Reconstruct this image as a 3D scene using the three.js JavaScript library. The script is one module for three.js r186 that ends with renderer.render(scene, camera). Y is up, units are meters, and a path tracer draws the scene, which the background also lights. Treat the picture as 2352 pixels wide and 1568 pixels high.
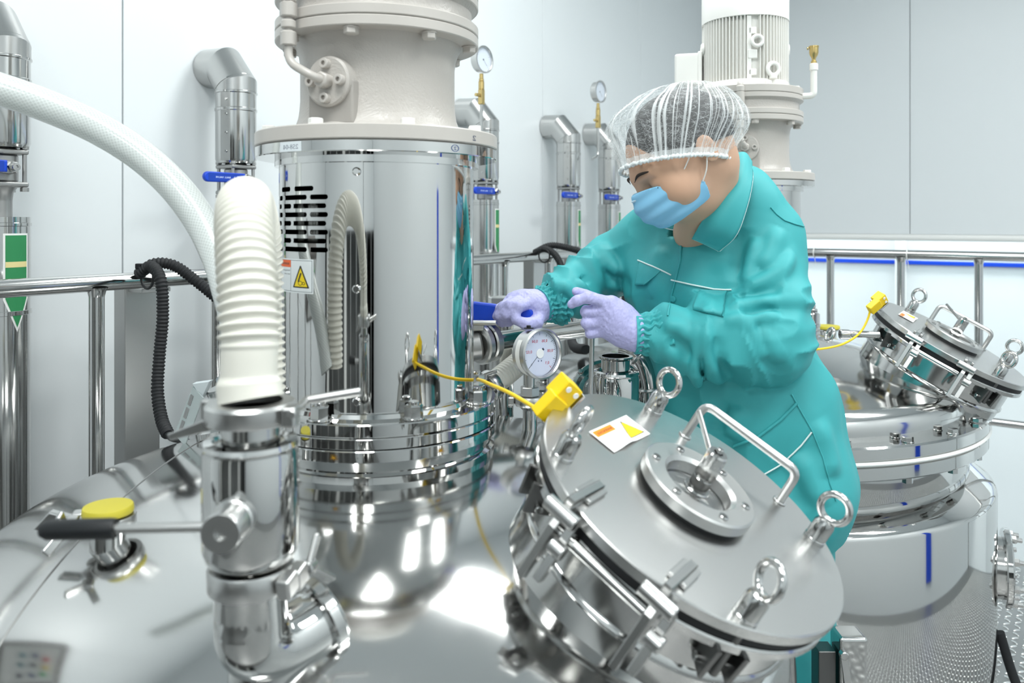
import * as THREE from 'three';
import { mergeGeometries, mergeVertices } from 'three/addons/utils/BufferGeometryUtils.js';
import { RoundedBoxGeometry } from 'three/addons/geometries/RoundedBoxGeometry.js';
import { RectAreaLightUniformsLib } from 'three/addons/lights/RectAreaLightUniformsLib.js';
import { createNoise3D } from 'simplex-noise';
import { TessellateModifier } from 'three/addons/modifiers/TessellateModifier.js';

// ---------------------------------------------------------------- camera, light, exposure
const F = 1850, CX = 1176, HY = 510, EYE = 1.30;           // focal length (px of a 2352 x 1568 frame), principal column, horizon row, eye height
const scene = new THREE.Scene();
scene.background = new THREE.Color(0.0, 0.0, 0.0);
const camera = new THREE.PerspectiveCamera(2 * Math.atan(784 / F) * 180 / Math.PI, 2352 / 1568, 0.02, 60);
camera.position.set(0, EYE, 0);
camera.setViewOffset(2352, 1568, 0, 784 - HY, 2352, 1568);  // level camera with a dropped lens, so uprights stay upright
camera.userData.fStop = 4.5; camera.focus = 1.6; camera.userData.focus = 1.6;
camera.updateProjectionMatrix();
const renderer = new THREE.WebGLRenderer({ antialias: true });
renderer.toneMapping = THREE.LinearToneMapping;
renderer.toneMappingExposure = 1.0;
renderer.shadowMap.enabled = true;
RectAreaLightUniformsLib.init();

// room frame: t runs along the panelled wall, s runs from its handrail into the room
const TURN = Math.atan2(0.811, 0.586);
const W = (t, y, s) => new THREE.Vector3(-0.999 + 0.586 * t + 0.811 * s, y, -(1.572 + 0.811 * t - 0.586 * s));
const LAMPS = [[1.35, 0.80, 0.72, 'over the worker and the near dome'], [-0.7, 1.5, 1.15, 'over the camera side of the near tank'], [2.0, 2.5, 1.15, 'beside the far handrail'], [0.3, 3.2, 0.8, 'close to the wall across the room'], [-2.6, 2.4, 0.9, 'before the service bay']]; // ceiling panels (t, s, share of power, place)
const LAMP_W = 0.60, LAMP_D = 1.15, CEIL = 3.15, LAMP_POWER = 15.8;

// ---------------------------------------------------------------- helpers
const V = (x, y, z) => new THREE.Vector3(x, y, z);
const P = (px, py, d) => V((px - CX) * d / F, EYE - (py - HY) * d / F, -d);   // a point at depth d
let seed = 7;
const rnd = () => { seed = (seed * 1664525 + 1013904223) >>> 0; return seed / 4294967296; };
const lerp = (a, b, t) => a + (b - a) * t, clamp = (x, a, b) => Math.max(a, Math.min(b, x));
const smooth = (a, b, x) => { const t = clamp((x - a) / (b - a), 0, 1); return t * t * (3 - 2 * t); };
const names = {};
function numbered(n) { const k = names[n] = (names[n] ?? -1) + 1; return k ? n + '_' + String(k).padStart(3, '0') : n; }
function merge(list) {
  if (!Array.isArray(list)) return list;
  if (list.length === 1) return list[0];
  return mergeGeometries(list.map(g => {
    const h = g.index ? g.toNonIndexed() : g.clone();
    for (const k of Object.keys(h.attributes)) if (!['position', 'normal', 'uv'].includes(k)) h.deleteAttribute(k);
    if (!h.attributes.uv) h.setAttribute('uv', new THREE.BufferAttribute(new Float32Array(h.attributes.position.count * 2), 2));
    return h;
  }));
}
function part(name, geo, mat, parent, label) {
  const m = new THREE.Mesh(merge(geo), mat); m.name = name; m.castShadow = m.receiveShadow = true;
  if (label) m.userData.label = label;
  parent.add(m); return m;
}
function thing(name, label, category, pos, group) {
  const o = new THREE.Group(); o.name = numbered(name); scene.add(o);
  if (pos) o.position.copy(pos);
  o.userData = { label, category }; if (group) o.userData.group = group;
  return o;
}
function struct(name, geo, mat, label, category) {
  const m = part(name, geo, mat, scene); m.userData = { kind: 'structure', label, category }; return m;
}
// revolve a profile of [radius, y] that runs up the outside; corners sharper than 35 degrees stay sharp
function lathe(pts, n = 48, a0 = 0, a1 = Math.PI * 2) {
  const S = pts.length - 1, nor = [], len = [0];
  for (let i = 0; i < S; i++) {
    const dr = pts[i + 1][0] - pts[i][0], dy = pts[i + 1][1] - pts[i][1], l = Math.hypot(dr, dy) || 1;
    nor.push([dy / l, -dr / l]); len.push(len[i] + l);
  }
  const at = (i, j) => { // normal of point j as seen from segment i
    const k = j === i ? i - 1 : i + 1; if (k < 0 || k >= S) return nor[i];
    const dot = nor[i][0] * nor[k][0] + nor[i][1] * nor[k][1];
    if (dot < 0.82) return nor[i];
    const x = nor[i][0] + nor[k][0], y = nor[i][1] + nor[k][1], l = Math.hypot(x, y); return [x / l, y / l];
  };
  const pos = [], no = [], uv = [], idx = [];
  for (let i = 0; i < S; i++) {
    const b = pos.length / 3;
    for (let k = 0; k <= n; k++) {
      const a = lerp(a0, a1, k / n), s = Math.sin(a), c = Math.cos(a);
      for (const j of [i, i + 1]) {
        const q = at(i, j);
        pos.push(pts[j][0] * s, pts[j][1], pts[j][0] * c); no.push(q[0] * s, q[1], q[0] * c);
        uv.push(a * Math.max(pts[j][0], 0.02), len[j]);
      }
    }
    for (let k = 0; k < n; k++) { const q = b + 2 * k; idx.push(q, q + 2, q + 1, q + 1, q + 2, q + 3); }
  }
  const g = new THREE.BufferGeometry();
  g.setAttribute('position', new THREE.Float32BufferAttribute(pos, 3)); g.setAttribute('normal', new THREE.Float32BufferAttribute(no, 3));
  g.setAttribute('uv', new THREE.Float32BufferAttribute(uv, 2)); g.setIndex(idx); return g;
}
const disc = (r, y0, y1, c = 0.0015, n = 48) => lathe([[0, y0], [r - c, y0], [r, y0 + c], [r, y1 - c], [r - c, y1], [0, y1]], n);
const ring = (ri, r, y0, y1, c = 0.0015, n = 48) => lathe([[ri, y1], [ri, y0], [r - c, y0], [r, y0 + c], [r, y1 - c], [r - c, y1], [ri, y1]], n);
const moved = (g, x, y, z) => g.clone().translate(x, y, z);
function along(g, a, b) { // a shape built on +y from 0, laid from a towards b
  const q = new THREE.Quaternion().setFromUnitVectors(V(0, 1, 0), b.clone().sub(a).normalize());
  return g.clone().applyQuaternion(q).translate(a.x, a.y, a.z);
}
const rod = (a, b, r, n = 20, c) => along(disc(r, 0, a.distanceTo(b), c ?? r * 0.15, n), a, b);
function box(w, h, d, r = 0.002, x = 0, y = 0, z = 0) { return new RoundedBoxGeometry(w, h, d, 2, Math.min(r, w / 2.01, h / 2.01, d / 2.01)).translate(x, y, z); }
function prism(n, r, y0, y1, turn = 0, c = 0.0012) { // an n-sided head with a chamfered top
  const pos = [], ringAt = (rr, y) => Array.from({ length: n }, (_, i) => { const a = turn + i / n * Math.PI * 2; return [rr * Math.sin(a), y, rr * Math.cos(a)]; });
  const A = ringAt(r, y0), B = ringAt(r, y1 - c), C = ringAt(r - c, y1);
  for (let i = 0; i < n; i++) {
    const j = (i + 1) % n;
    pos.push(...A[i], ...A[j], ...B[i], ...B[i], ...A[j], ...B[j], ...B[i], ...B[j], ...C[i], ...C[i], ...B[j], ...C[j], ...C[i], ...C[j], 0, y1, 0, ...A[j], ...A[i], 0, y0, 0);
  }
  const g = new THREE.BufferGeometry(); g.setAttribute('position', new THREE.Float32BufferAttribute(pos, 3)); g.computeVertexNormals(); return g;
}
const hexBolt = (r, h, turn = 0.3) => merge([prism(6, r, h * 0.22, h, turn, r * 0.12), disc(r * 1.05, 0, h * 0.22, r * 0.06, 20)]);
function sweep(points, rad, n = 64, m = 16, opt = {}) { // tube of varying radius along a smooth curve
  const cv = opt.curve || new THREE.CatmullRomCurve3(points, !!opt.closed, opt.type || 'centripetal', opt.tension ?? 0.5);
  const pos = [], uv = [], idx = [], L = cv.getLength();
  const t0 = cv.getTangentAt(0); let nrm = Math.abs(t0.y) > 0.9 ? V(1, 0, 0) : V(0, 1, 0);
  nrm.addScaledVector(t0, -nrm.dot(t0)).normalize(); let prev = t0;
  const cen = [];
  for (let i = 0; i <= n; i++) {
    const u = i / n, p = cv.getPointAt(u), t = cv.getTangentAt(u);
    nrm.applyQuaternion(new THREE.Quaternion().setFromUnitVectors(prev, t)); nrm.addScaledVector(t, -nrm.dot(t)).normalize(); prev = t;
    const bi = t.clone().cross(nrm); cen.push(p);
    for (let k = 0; k <= m; k++) {
      const a = k / m * Math.PI * 2, r = typeof rad === 'function' ? rad(u, u * L, a) : rad;
      const q = p.clone().addScaledVector(nrm, Math.cos(a) * r).addScaledVector(bi, Math.sin(a) * r);
      pos.push(q.x, q.y, q.z); uv.push(u * L, a * 0.01);
    }
  }
  for (let i = 0; i < n; i++) for (let k = 0; k < m; k++) { const a = i * (m + 1) + k, b = a + m + 1; idx.push(a, b, a + 1, a + 1, b, b + 1); }
  if (!opt.closed && !opt.open) for (const [i, f] of [[0, 1], [n, 0]]) {
    const c = pos.length / 3; pos.push(cen[i].x, cen[i].y, cen[i].z); uv.push(0, 0);
    const b = c + 1; for (let k = 0; k <= m; k++) { const o = (i * (m + 1) + k) * 3; pos.push(pos[o], pos[o + 1], pos[o + 2]); uv.push(0, 0); }
    for (let k = 0; k < m; k++) f ? idx.push(c, b + k, b + k + 1) : idx.push(c, b + k + 1, b + k);
  }
  const g = new THREE.BufferGeometry(); g.setAttribute('position', new THREE.Float32BufferAttribute(pos, 3));
  g.setAttribute('uv', new THREE.Float32BufferAttribute(uv, 2)); g.setIndex(idx); g.computeVertexNormals();
  // close the seam in the normals
  const N = g.attributes.normal; for (let i = 0; i <= n; i++) { const a = i * (m + 1), b = a + m, x = N.getX(a) + N.getX(b), y = N.getY(a) + N.getY(b), z = N.getZ(a) + N.getZ(b), l = Math.hypot(x, y, z) || 1; N.setXYZ(a, x / l, y / l, z / l); N.setXYZ(b, x / l, y / l, z / l); }
  return g;
}
const torus = (R, r, m = 12, n = 40) => new THREE.TorusGeometry(R, r, m, n);
// straight pipe run with rounded bends
function bent(points, r, bend, m = 14) {
  const path = new THREE.CurvePath();
  let from = points[0];
  for (let i = 1; i < points.length - 1; i++) {
    const p = points[i], a = p.clone().add(points[i - 1].clone().sub(p).setLength(bend)), b = p.clone().add(points[i + 1].clone().sub(p).setLength(bend));
    path.add(new THREE.LineCurve3(from, a)); path.add(new THREE.QuadraticBezierCurve3(a, p, b)); from = b;
  }
  path.add(new THREE.LineCurve3(from, points[points.length - 1]));
  return sweep(null, r, points.length * 14, m, { curve: path });
}
// slab cut along an outline of [x, y], thickness towards +z
function slab(outline, depth, bevel = 0.001, holes = [], steps = 8) {
  const sh = new THREE.Shape(outline.map(p => new THREE.Vector2(p[0], p[1])));
  for (const h of holes) sh.holes.push(new THREE.Path().absarc(h[0], h[1], h[2], 0, Math.PI * 2));
  return new THREE.ExtrudeGeometry(sh, { depth: depth - 2 * bevel, bevelEnabled: bevel > 0, bevelThickness: bevel, bevelSize: bevel, bevelOffset: -bevel, bevelSegments: 2, curveSegments: steps }).translate(0, 0, bevel);
}
// ---------------------------------------------------------------- textures
function noiseGrid(n, cells, rand) { // tiling value noise
  const g = new Float32Array(cells * cells).map(() => rand()), out = new Float32Array(n * n);
  for (let y = 0; y < n; y++) for (let x = 0; x < n; x++) {
    const fx = x / n * cells, fy = y / n * cells, ix = Math.floor(fx), iy = Math.floor(fy); let u = fx - ix, v = fy - iy; u = u * u * (3 - 2 * u); v = v * v * (3 - 2 * v);
    const q = (a, b) => g[(b % cells) * cells + a % cells];
    out[y * n + x] = lerp(lerp(q(ix, iy), q(ix + 1, iy), u), lerp(q(ix, iy + 1), q(ix + 1, iy + 1), u), v);
  }
  return out;
}
function dataTex(n, fn, rep = 1, srgb = false) {
  const d = new Uint8Array(n * n * 4);
  for (let y = 0; y < n; y++) for (let x = 0; x < n; x++) { const c = fn(x, y), o = (y * n + x) * 4; d[o] = c[0]; d[o + 1] = c[1]; d[o + 2] = c[2]; d[o + 3] = 255; }
  const t = new THREE.DataTexture(d, n, n); t.wrapS = t.wrapT = THREE.RepeatWrapping; t.magFilter = THREE.LinearFilter; t.minFilter = THREE.LinearFilter;
  t.repeat.set(rep, rep); if (srgb) t.colorSpace = THREE.SRGBColorSpace; t.needsUpdate = true; return t;
}
const nz = [4, 8, 16, 32, 64, 128].map(c => noiseGrid(256, c, rnd));
const fbm = (i, a = 0, b = 5, g = 0.55) => { let s = 0, w = 1, t = 0; for (let k = a; k <= b; k++) { s += nz[k][i] * w; t += w; w *= g; } return s / t; };
const grey = v => { v = clamp(v, 0, 255); return [v, v, v]; };
const peelTex = dataTex(256, (x, y) => grey(255 * fbm(y * 256 + x, 3, 5, 0.8)), 9);           // cast and sprayed paint
const polishTex = dataTex(256, (x, y) => grey(255 * (0.45 + 0.55 * fbm(y * 256 + x, 0, 5, 0.7))), 2.5);   // uneven polish: roughness in green
const brushTex = dataTex(256, (x, y) => grey(255 * (0.35 * nz[5][y * 256 + (x >> 4)] + 0.3 * nz[4][y * 256 + (x >> 3)] + 0.35 * fbm(y * 256 + x, 1, 4))), 3);
const clothTex = dataTex(256, (x, y) => grey(128 + 60 * Math.sin(x * Math.PI / 2) * Math.sin(y * Math.PI / 2) + 50 * (nz[5][y * 256 + x] - 0.5)), 14);
function canvasTex(w, h, draw, flip = true) { // lettering reads mirrored, as in the photograph
  const c = document.createElement('canvas'); c.width = w; c.height = h; const g = c.getContext('2d');
  if (flip) { g.translate(w, 0); g.scale(-1, 1); }
  draw(g, w, h); const t = new THREE.CanvasTexture(c); t.colorSpace = THREE.SRGBColorSpace; return t;
}
// ---------------------------------------------------------------- materials
const std = (color, roughness, o = {}) => new THREE.MeshPhysicalMaterial({ color, roughness, ...o });
const metal = (c, r, o = {}) => new THREE.MeshPhysicalMaterial({ color: new THREE.Color(c, c, c * 0.985), metalness: 1, roughness: r, ...o });
const M = {
  mirror: metal(0.6, 0.07, { roughnessMap: polishTex }),
  dome: metal(0.6, 0.15, { roughnessMap: polishTex }),
  steel: metal(0.56, 0.13),
  satin: metal(0.58, 0.3),
  lid: metal(0.6, 0.27, { bumpMap: brushTex, bumpScale: 0.00006 }),
  brushed: metal(0.52, 0.36, { bumpMap: brushTex, bumpScale: 0.0001 }),
  cast: metal(0.42, 0.42),
  zinc: metal(0.55, 0.26),
  dark: metal(0.16, 0.35),
  paint: std(0xbbb6b0, 0.34, { bumpMap: peelTex, bumpScale: 0.0006 }),
  paintSmooth: std(0xc2bdb7, 0.32),
  motor: std(0xefeee9, 0.4),
  wall: std(0xe8edef, 0.32),
  gap: std(0xaab4b6, 0.7),
  black: std(0x14171a, 0.45),
  rubber: std(0x1a1c1f, 0.62),
  yellow: std(0xf2cc0c, 0.38),
  mustard: std(0xc9bd3a, 0.5),
  blue: std(0x0c46cc, 0.35),
  brass: new THREE.MeshPhysicalMaterial({ color: new THREE.Color(0.62, 0.47, 0.2), metalness: 1, roughness: 0.28 }),
  white: std(0xf2f3f0, 0.4),
  glass: new THREE.MeshPhysicalMaterial({ color: 0xffffff, roughness: 0.02, transmission: 1, thickness: 0 }),
};
// ---------------------------------------------------------------- the room
function roomBox(t0, t1, y0, y1, s0, s1, r = 0.003) { // a box in the room frame
  const g = box(Math.abs(t1 - t0), Math.abs(y1 - y0), Math.abs(s1 - s0), r), c = W((t0 + t1) / 2, (y0 + y1) / 2, (s0 + s1) / 2);
  return g.rotateY(TURN).translate(c.x, c.y, c.z);
}
function structGroup(name, label, category) { const g = new THREE.Group(); g.name = name; scene.add(g); g.userData = { kind: 'structure', label, category }; return g; }
const T0 = -3.7, T1 = 4.296, S1 = 4.1;
{ // panelled wall behind the pipes
  const g = structGroup('wall_left', 'white clean-room panel wall behind the pipes and handrail', 'wall');
  part('backing', roomBox(T0, T1 + 1.4, -1.6, CEIL, -0.40, -0.325), M.gap, g);
  const seams = [T0]; for (let k = -4; k < 6; k++) { const t = 0.407 + k * 0.976; if (t > T0 + 0.1 && t < T1 + 1.2) seams.push(t); } seams.push(T1 + 1.38);
  for (let i = 0; i < seams.length - 1; i++) part('panel', roomBox(seams[i] + 0.0016, seams[i + 1] - 0.0016, -1.6, CEIL - 0.003, -0.325, -0.30, 0.002), M.wall, g);
}
{ // bulkhead across the end, open below
  const g = structGroup('wall_back', 'pale grey-blue bulkhead wall above the far handrail', 'wall');
  const seams = [-0.298, -0.086, 0.89, 1.866, 2.842, S1];
  for (let i = 0; i < seams.length - 1; i++) part('panel', roomBox(T1, T1 + 0.03, 1.232, CEIL - 0.003, seams[i] + 0.0015, seams[i + 1] - 0.0015, 0.002), M.wall, g);
  part('backing', roomBox(T1 + 0.032, T1 + 0.09, 1.24, CEIL - 0.003, -0.298, S1), M.gap, g);
  part('edge_trim', roomBox(T1 - 0.012, T1 + 0.1, 1.195, 1.232, -0.298, S1, 0.018), M.white, g);
}
{
  const g = structGroup('wall_lower', 'bright white wall of the lower room seen under the bulkhead', 'wall');
  part('wall_face', roomBox(T1 + 1.3, T1 + 1.38, -1.6, CEIL - 0.003, -0.298, S1), M.wall, g);
  part('bumper_strip', roomBox(T1 + 1.28, T1 + 1.298, 1.0, 1.03, -0.29, S1 - 0.01, 0.004), M.blue, g, 'blue strip along the white wall');
  const c = W(T1 + 1.24, -1.59, 0.62); part('downpipe', moved(disc(0.035, 0, 4.3, 0.002), c.x, c.y, c.z), M.white, g);
}
struct('wall_right', roomBox(T0, T1 + 1.38, -1.6, CEIL - 0.003, S1 + 0.002, S1 + 0.1), M.wall, 'white wall across the room from the pipes', 'wall');
{ // near end of the room, mirrored in the polished steel: a wall over a service bay with equipment racks
  const g = structGroup('wall_front', 'white wall over an open service bay at the near end of the room', 'wall');
  part('upper_panel', roomBox(T0 - 0.1, T0 - 0.002, 1.25, CEIL - 0.003, -0.298, S1), M.wall, g);
  part('bay_back', roomBox(T0 - 1.3, T0 - 1.2, -1.6, 1.6, -0.298, S1), std(0x8c8f8e, 0.6), g);
  part('bay_ceiling', roomBox(T0 - 1.2, T0 - 0.1, 1.6, 1.7, -0.298, S1), M.wall, g);
  for (let i = 0; i < 9; i++) part('bay_post', roomBox(T0 - 0.16, T0 - 0.08, 0.001, 1.245, -0.2 + i * 0.5, -0.2 + i * 0.5 + (i % 3 ? 0.07 : 0.2)), i % 3 ? M.cast : M.white, g);
}
struct('ceiling', roomBox(T0 - 0.1, T1 + 1.4, CEIL, CEIL + 0.1, -0.4, S1 + 0.1), M.wall, 'white ceiling with light panels', 'ceiling');
struct('floor_lower', roomBox(T0, T1 + 1.38, -1.7, -1.6, -0.3, S1), std(0xb9bfc0, 0.4), 'pale floor of the lower level', 'floor');
{ // chequer-plate platform
  const g = structGroup('floor', 'grey chequer-plate platform floor around the tanks', 'floor');
  const fm = metal(0.3, 0.42, { bumpMap: brushTex, bumpScale: 0.0001 }), worn = metal(0.8, 0.2);
  part('plate', roomBox(T0, 2.92, -0.012, 0, -0.2, 3.3), fm, g);
  part('edge_beam', roomBox(T0, 2.92, -0.16, -0.013, -0.2, 3.3), M.cast, g);
  const lug = new THREE.SphereGeometry(1, 8, 4, 0, Math.PI * 2, 0, Math.PI / 2).scale(0.0135, 0.0036, 0.0042);
  const list = [], m4 = new THREE.Matrix4(), e = new THREE.Euler(), q = new THREE.Quaternion();
  for (let i = 0; i < 150; i++) for (let k = 0; k < 90; k++) {
    const t = -1.6 + i * 0.03, s = 0.3 + k * 0.03; if (t > 2.9 || s > 3.25) continue;
    const p = W(t, 0, s); q.setFromEuler(e.set(0, TURN + ((i + k) % 2 ? 1 : -1) * Math.PI / 4, 0));
    list.push(m4.clone().compose(p, q, V(1, 1, 1)));
  }
  const im = new THREE.InstancedMesh(lug, worn, list.length); list.forEach((m, i) => im.setMatrixAt(i, m)); im.name = 'tread_lugs'; im.userData.kind = 'stuff'; im.receiveShadow = im.castShadow = true; g.add(im);
}
// ceiling light panels
const lampGlow = new THREE.MeshStandardMaterial({ color: 0xffffff, emissive: new THREE.Color(0.965, 0.995, 0.985), emissiveIntensity: 1.6, roughness: 0.6 });
function ceilingLamp(t, s, y, w, d, power, label) {
  const c = W(t, y, s), g = thing('ceiling_light', label, 'light', c, 'recessed ceiling light panels'); g.rotation.y = TURN;
  part('frame', [box(w + 0.05, 0.03, 0.025, 0.002, 0, -0.015, d / 2 + 0.0125), box(w + 0.05, 0.03, 0.025, 0.002, 0, -0.015, -d / 2 - 0.0125), box(0.025, 0.03, d, 0.002, w / 2 + 0.0125, -0.015, 0), box(0.025, 0.03, d, 0.002, -w / 2 - 0.0125, -0.015, 0)], M.white, g);
  part('diffuser', box(w, 0.012, d, 0.002, 0, -0.012, 0), lampGlow, g);
  const l = new THREE.RectAreaLight(new THREE.Color(0.965, 0.995, 0.985), power, w, d); l.position.set(0, -0.024, 0); l.rotation.x = -Math.PI / 2; l.name = 'lamp_light'; g.add(l);
}
LAMPS.forEach(([t, s, k, where]) => ceilingLamp(t, s, CEIL, LAMP_W, LAMP_D, LAMP_POWER * k, 'white recessed ceiling light panel ' + where));
for (const [s, where] of [[0.7, 'nearer the pipe wall'], [2.4, 'farther from the pipe wall']]) ceilingLamp(T1 + 0.75, s, CEIL, 0.58, 1.15, LAMP_POWER * 1.9, 'white light panel behind the bulkhead ' + where);

{ // blue corner guard across the room, mirrored in the far tank
  const g = structGroup('trim_1', 'blue guard strip on the wall across the room', 'trim');
  part('guard_strip', roomBox(1.8, 1.95, 0.002, 1.5, S1 - 0.03, S1), M.blue, g);
}
// ---------------------------------------------------------------- mixing tanks
const TANK1 = V(-0.2154, 0, -1.30), TANK2 = V(0.677, 0, -2.342);
function domeProfile() {
  const p = [[0.575, 0.812], [0.576, 0.835]];
  for (let i = 1; i <= 10; i++) { const a = i / 10 * 1.34; p.push([0.531 + 0.045 * Math.cos(a), 0.838 + 0.044 * Math.sin(a)]); }
  const [r0, y0] = p[p.length - 1], k = (0.985 - y0) / (r0 * r0);
  for (let i = 1; i <= 40; i++) { const r = r0 * (1 - i / 40); p.push([r, 0.985 - k * r * r]); }
  return p;
}
function deepProfile() { // wider, rounder shoulder
  const crown = []; for (let i = 1; i <= 36; i++) { const r = 0.36 * (1 - i / 36); crown.push([r, 0.945 - 0.25 * r * r]); }
  const cv = new THREE.CatmullRomCurve3([[0.637, 0.60], [0.637, 0.66], [0.6355, 0.70], [0.631, 0.735], [0.621, 0.767], [0.604, 0.796], [0.582, 0.8205], [0.557, 0.8405], [0.53, 0.857], [0.50, 0.8715], [0.47, 0.8835], [0.44, 0.8935], [0.40, 0.9043], [0.36, 0.9126], [0.32, 0.9194]].map(([r, y]) => V(r, y, 0)));
  return [...cv.getPoints(70).map(v => [v.x, v.y]).filter(q => q[0] > 0.36 + 1e-6), [0.36, 0.9126], ...crown];
}
const domePts = domeProfile(), deepPts = deepProfile();
function domeY(r, pts = deepPts) { for (let i = 0; i < pts.length - 1; i++) if (r <= pts[i][0] && r >= pts[i + 1][0] && pts[i][0] > pts[i + 1][0]) return lerp(pts[i + 1][1], pts[i][1], (r - pts[i + 1][0]) / (pts[i][0] - pts[i + 1][0])); return 0.7; }
function makeTank(label, pos, deep) {
  const g = thing('mixing_tank', label, 'tank', pos, 'stainless mixing tanks');
  part('dome', lathe(deep ? deepPts : domePts, 160), M.dome, g);
  if (deep) {
    const pts = []; for (let i = 0; i <= 40; i++) { const z = lerp(-0.47, 0.47, i / 40), r = Math.hypot(0.335, z); pts.push(V(-0.335, domeY(r) + 0.0002, z)); }
    part('weld_seam', sweep(pts, 0.0011, 120, 6), M.cast, g);
    part('body', lathe([[0.0, -0.5], [0.3, -0.48], [0.6, -0.35], [0.632, -0.3], [0.637, 0.6]], 128), M.mirror, g);
    return g;
  }
  part('flange', ring(0.54, 0.615, 0.782, 0.814, 0.004, 128), M.mirror, g);
  part('gasket', ring(0.54, 0.618, 0.772, 0.782, 0.004, 128), M.white, g, 'white gasket between the flanges');
  part('lower_flange', ring(0.54, 0.613, 0.738, 0.772, 0.004, 128), M.mirror, g);
  part('neck', lathe([[0.56, 0.62], [0.569, 0.64], [0.569, 0.738]], 128), M.mirror, g);
  part('body', lathe([[0.0, -0.5], [0.3, -0.48], [0.6, -0.35], [0.628, -0.3], [0.63, 0.618], [0.626, 0.628], [0.617, 0.634], [0.57, 0.663], [0.56, 0.664]], 128), M.mirror, g);
  for (let i = 0; i < 24; i++) {
    const a = (i + 0.3) / 24 * Math.PI * 2, x = 0.594 * Math.sin(a), z = 0.594 * Math.cos(a);
    part('bolt', moved(hexBolt(0.0125, 0.012, a), x, 0.814, z), M.steel, g); part('nut', moved(prism(6, 0.0115, 0.724, 0.738, a), x, 0, z), M.steel, g);
  }
  return g;
}
const tank1 = makeTank('large polished mixing tank with wide domed top in the foreground', TANK1, true);
const tank2 = makeTank('smaller looking polished mixing tank behind the worker beside the far handrail', TANK2, false);

// ---------------------------------------------------------------- agitator drives (column, gearbox neck, motor)
function slotCover(g) { // curved cover sheet with rows of ventilation slots, azimuth a -> u = a * R
  const R = 0.1545, a0 = -1.72, a1 = -0.14, y0 = 1.022, y1 = 1.386;
  const sh = new THREE.Shape([[a0, y0], [a1, y0], [a1, y1], [a0, y1]].map(([a, y]) => new THREE.Vector2(a * R, y)));
  const hole = (c, w, y) => { const h = 0.0036, p = new THREE.Path(); p.moveTo(c - w + h, y - h); p.lineTo(c + w - h, y - h); p.absarc(c + w - h, y, h, -Math.PI / 2, Math.PI / 2); p.lineTo(c - w + h, y + h); p.absarc(c - w + h, y, h, Math.PI / 2, Math.PI * 1.5); sh.holes.push(p); };
  for (let r = 0; r < 8; r++) {
    const y = 1.349 - r * 0.0127, odd = r % 2;
    if (r === 0) { hole(-0.78 * R, 0.021, y); hole(-1.1 * R, 0.017, y); continue; }
    for (const [c, w] of odd ? [[-0.585, 0.016], [-0.935, 0.032], [-1.29, 0.017]] : [[-0.72, 0.034], [-1.07, 0.015], [-1.33, 0.017]]) hole(c * R, w, y);
  }
  let flat = new THREE.ShapeGeometry(sh, 6); flat = new TessellateModifier(0.018, 7).modify(flat);
  const p = flat.attributes.position, out = [];
  for (const rr of [R, R - 0.002]) {
    const q = flat.clone(), qp = q.attributes.position, nn = new Float32Array(p.count * 3);
    for (let i = 0; i < p.count; i++) { const a = p.getX(i) / R, y = p.getY(i); qp.setXYZ(i, rr * Math.sin(a), y, rr * Math.cos(a)); nn.set([Math.sin(a), 0, Math.cos(a)], i * 3); }
    q.setAttribute('normal', new THREE.BufferAttribute(nn, 3)); out.push(q);
  }
  return out;
}
function curvedPatch(R, a0, a1, y0, y1, n = 16) { // a label wrapped round an upright cylinder
  const pos = [], no = [], uv = [], idx = [];
  for (let i = 0; i <= n; i++) { const a = lerp(a0, a1, i / n); for (const y of [y0, y1]) { pos.push(R * Math.sin(a), y, R * Math.cos(a)); no.push(Math.sin(a), 0, Math.cos(a)); uv.push(i / n, y === y0 ? 0 : 1); } }
  for (let i = 0; i < n; i++) { const q = i * 2; idx.push(q, q + 2, q + 1, q + 1, q + 2, q + 3); }
  const g = new THREE.BufferGeometry(); g.setAttribute('position', new THREE.Float32BufferAttribute(pos, 3)); g.setAttribute('normal', new THREE.Float32BufferAttribute(no, 3)); g.setAttribute('uv', new THREE.Float32BufferAttribute(uv, 2)); g.setIndex(idx); return g;
}
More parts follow.
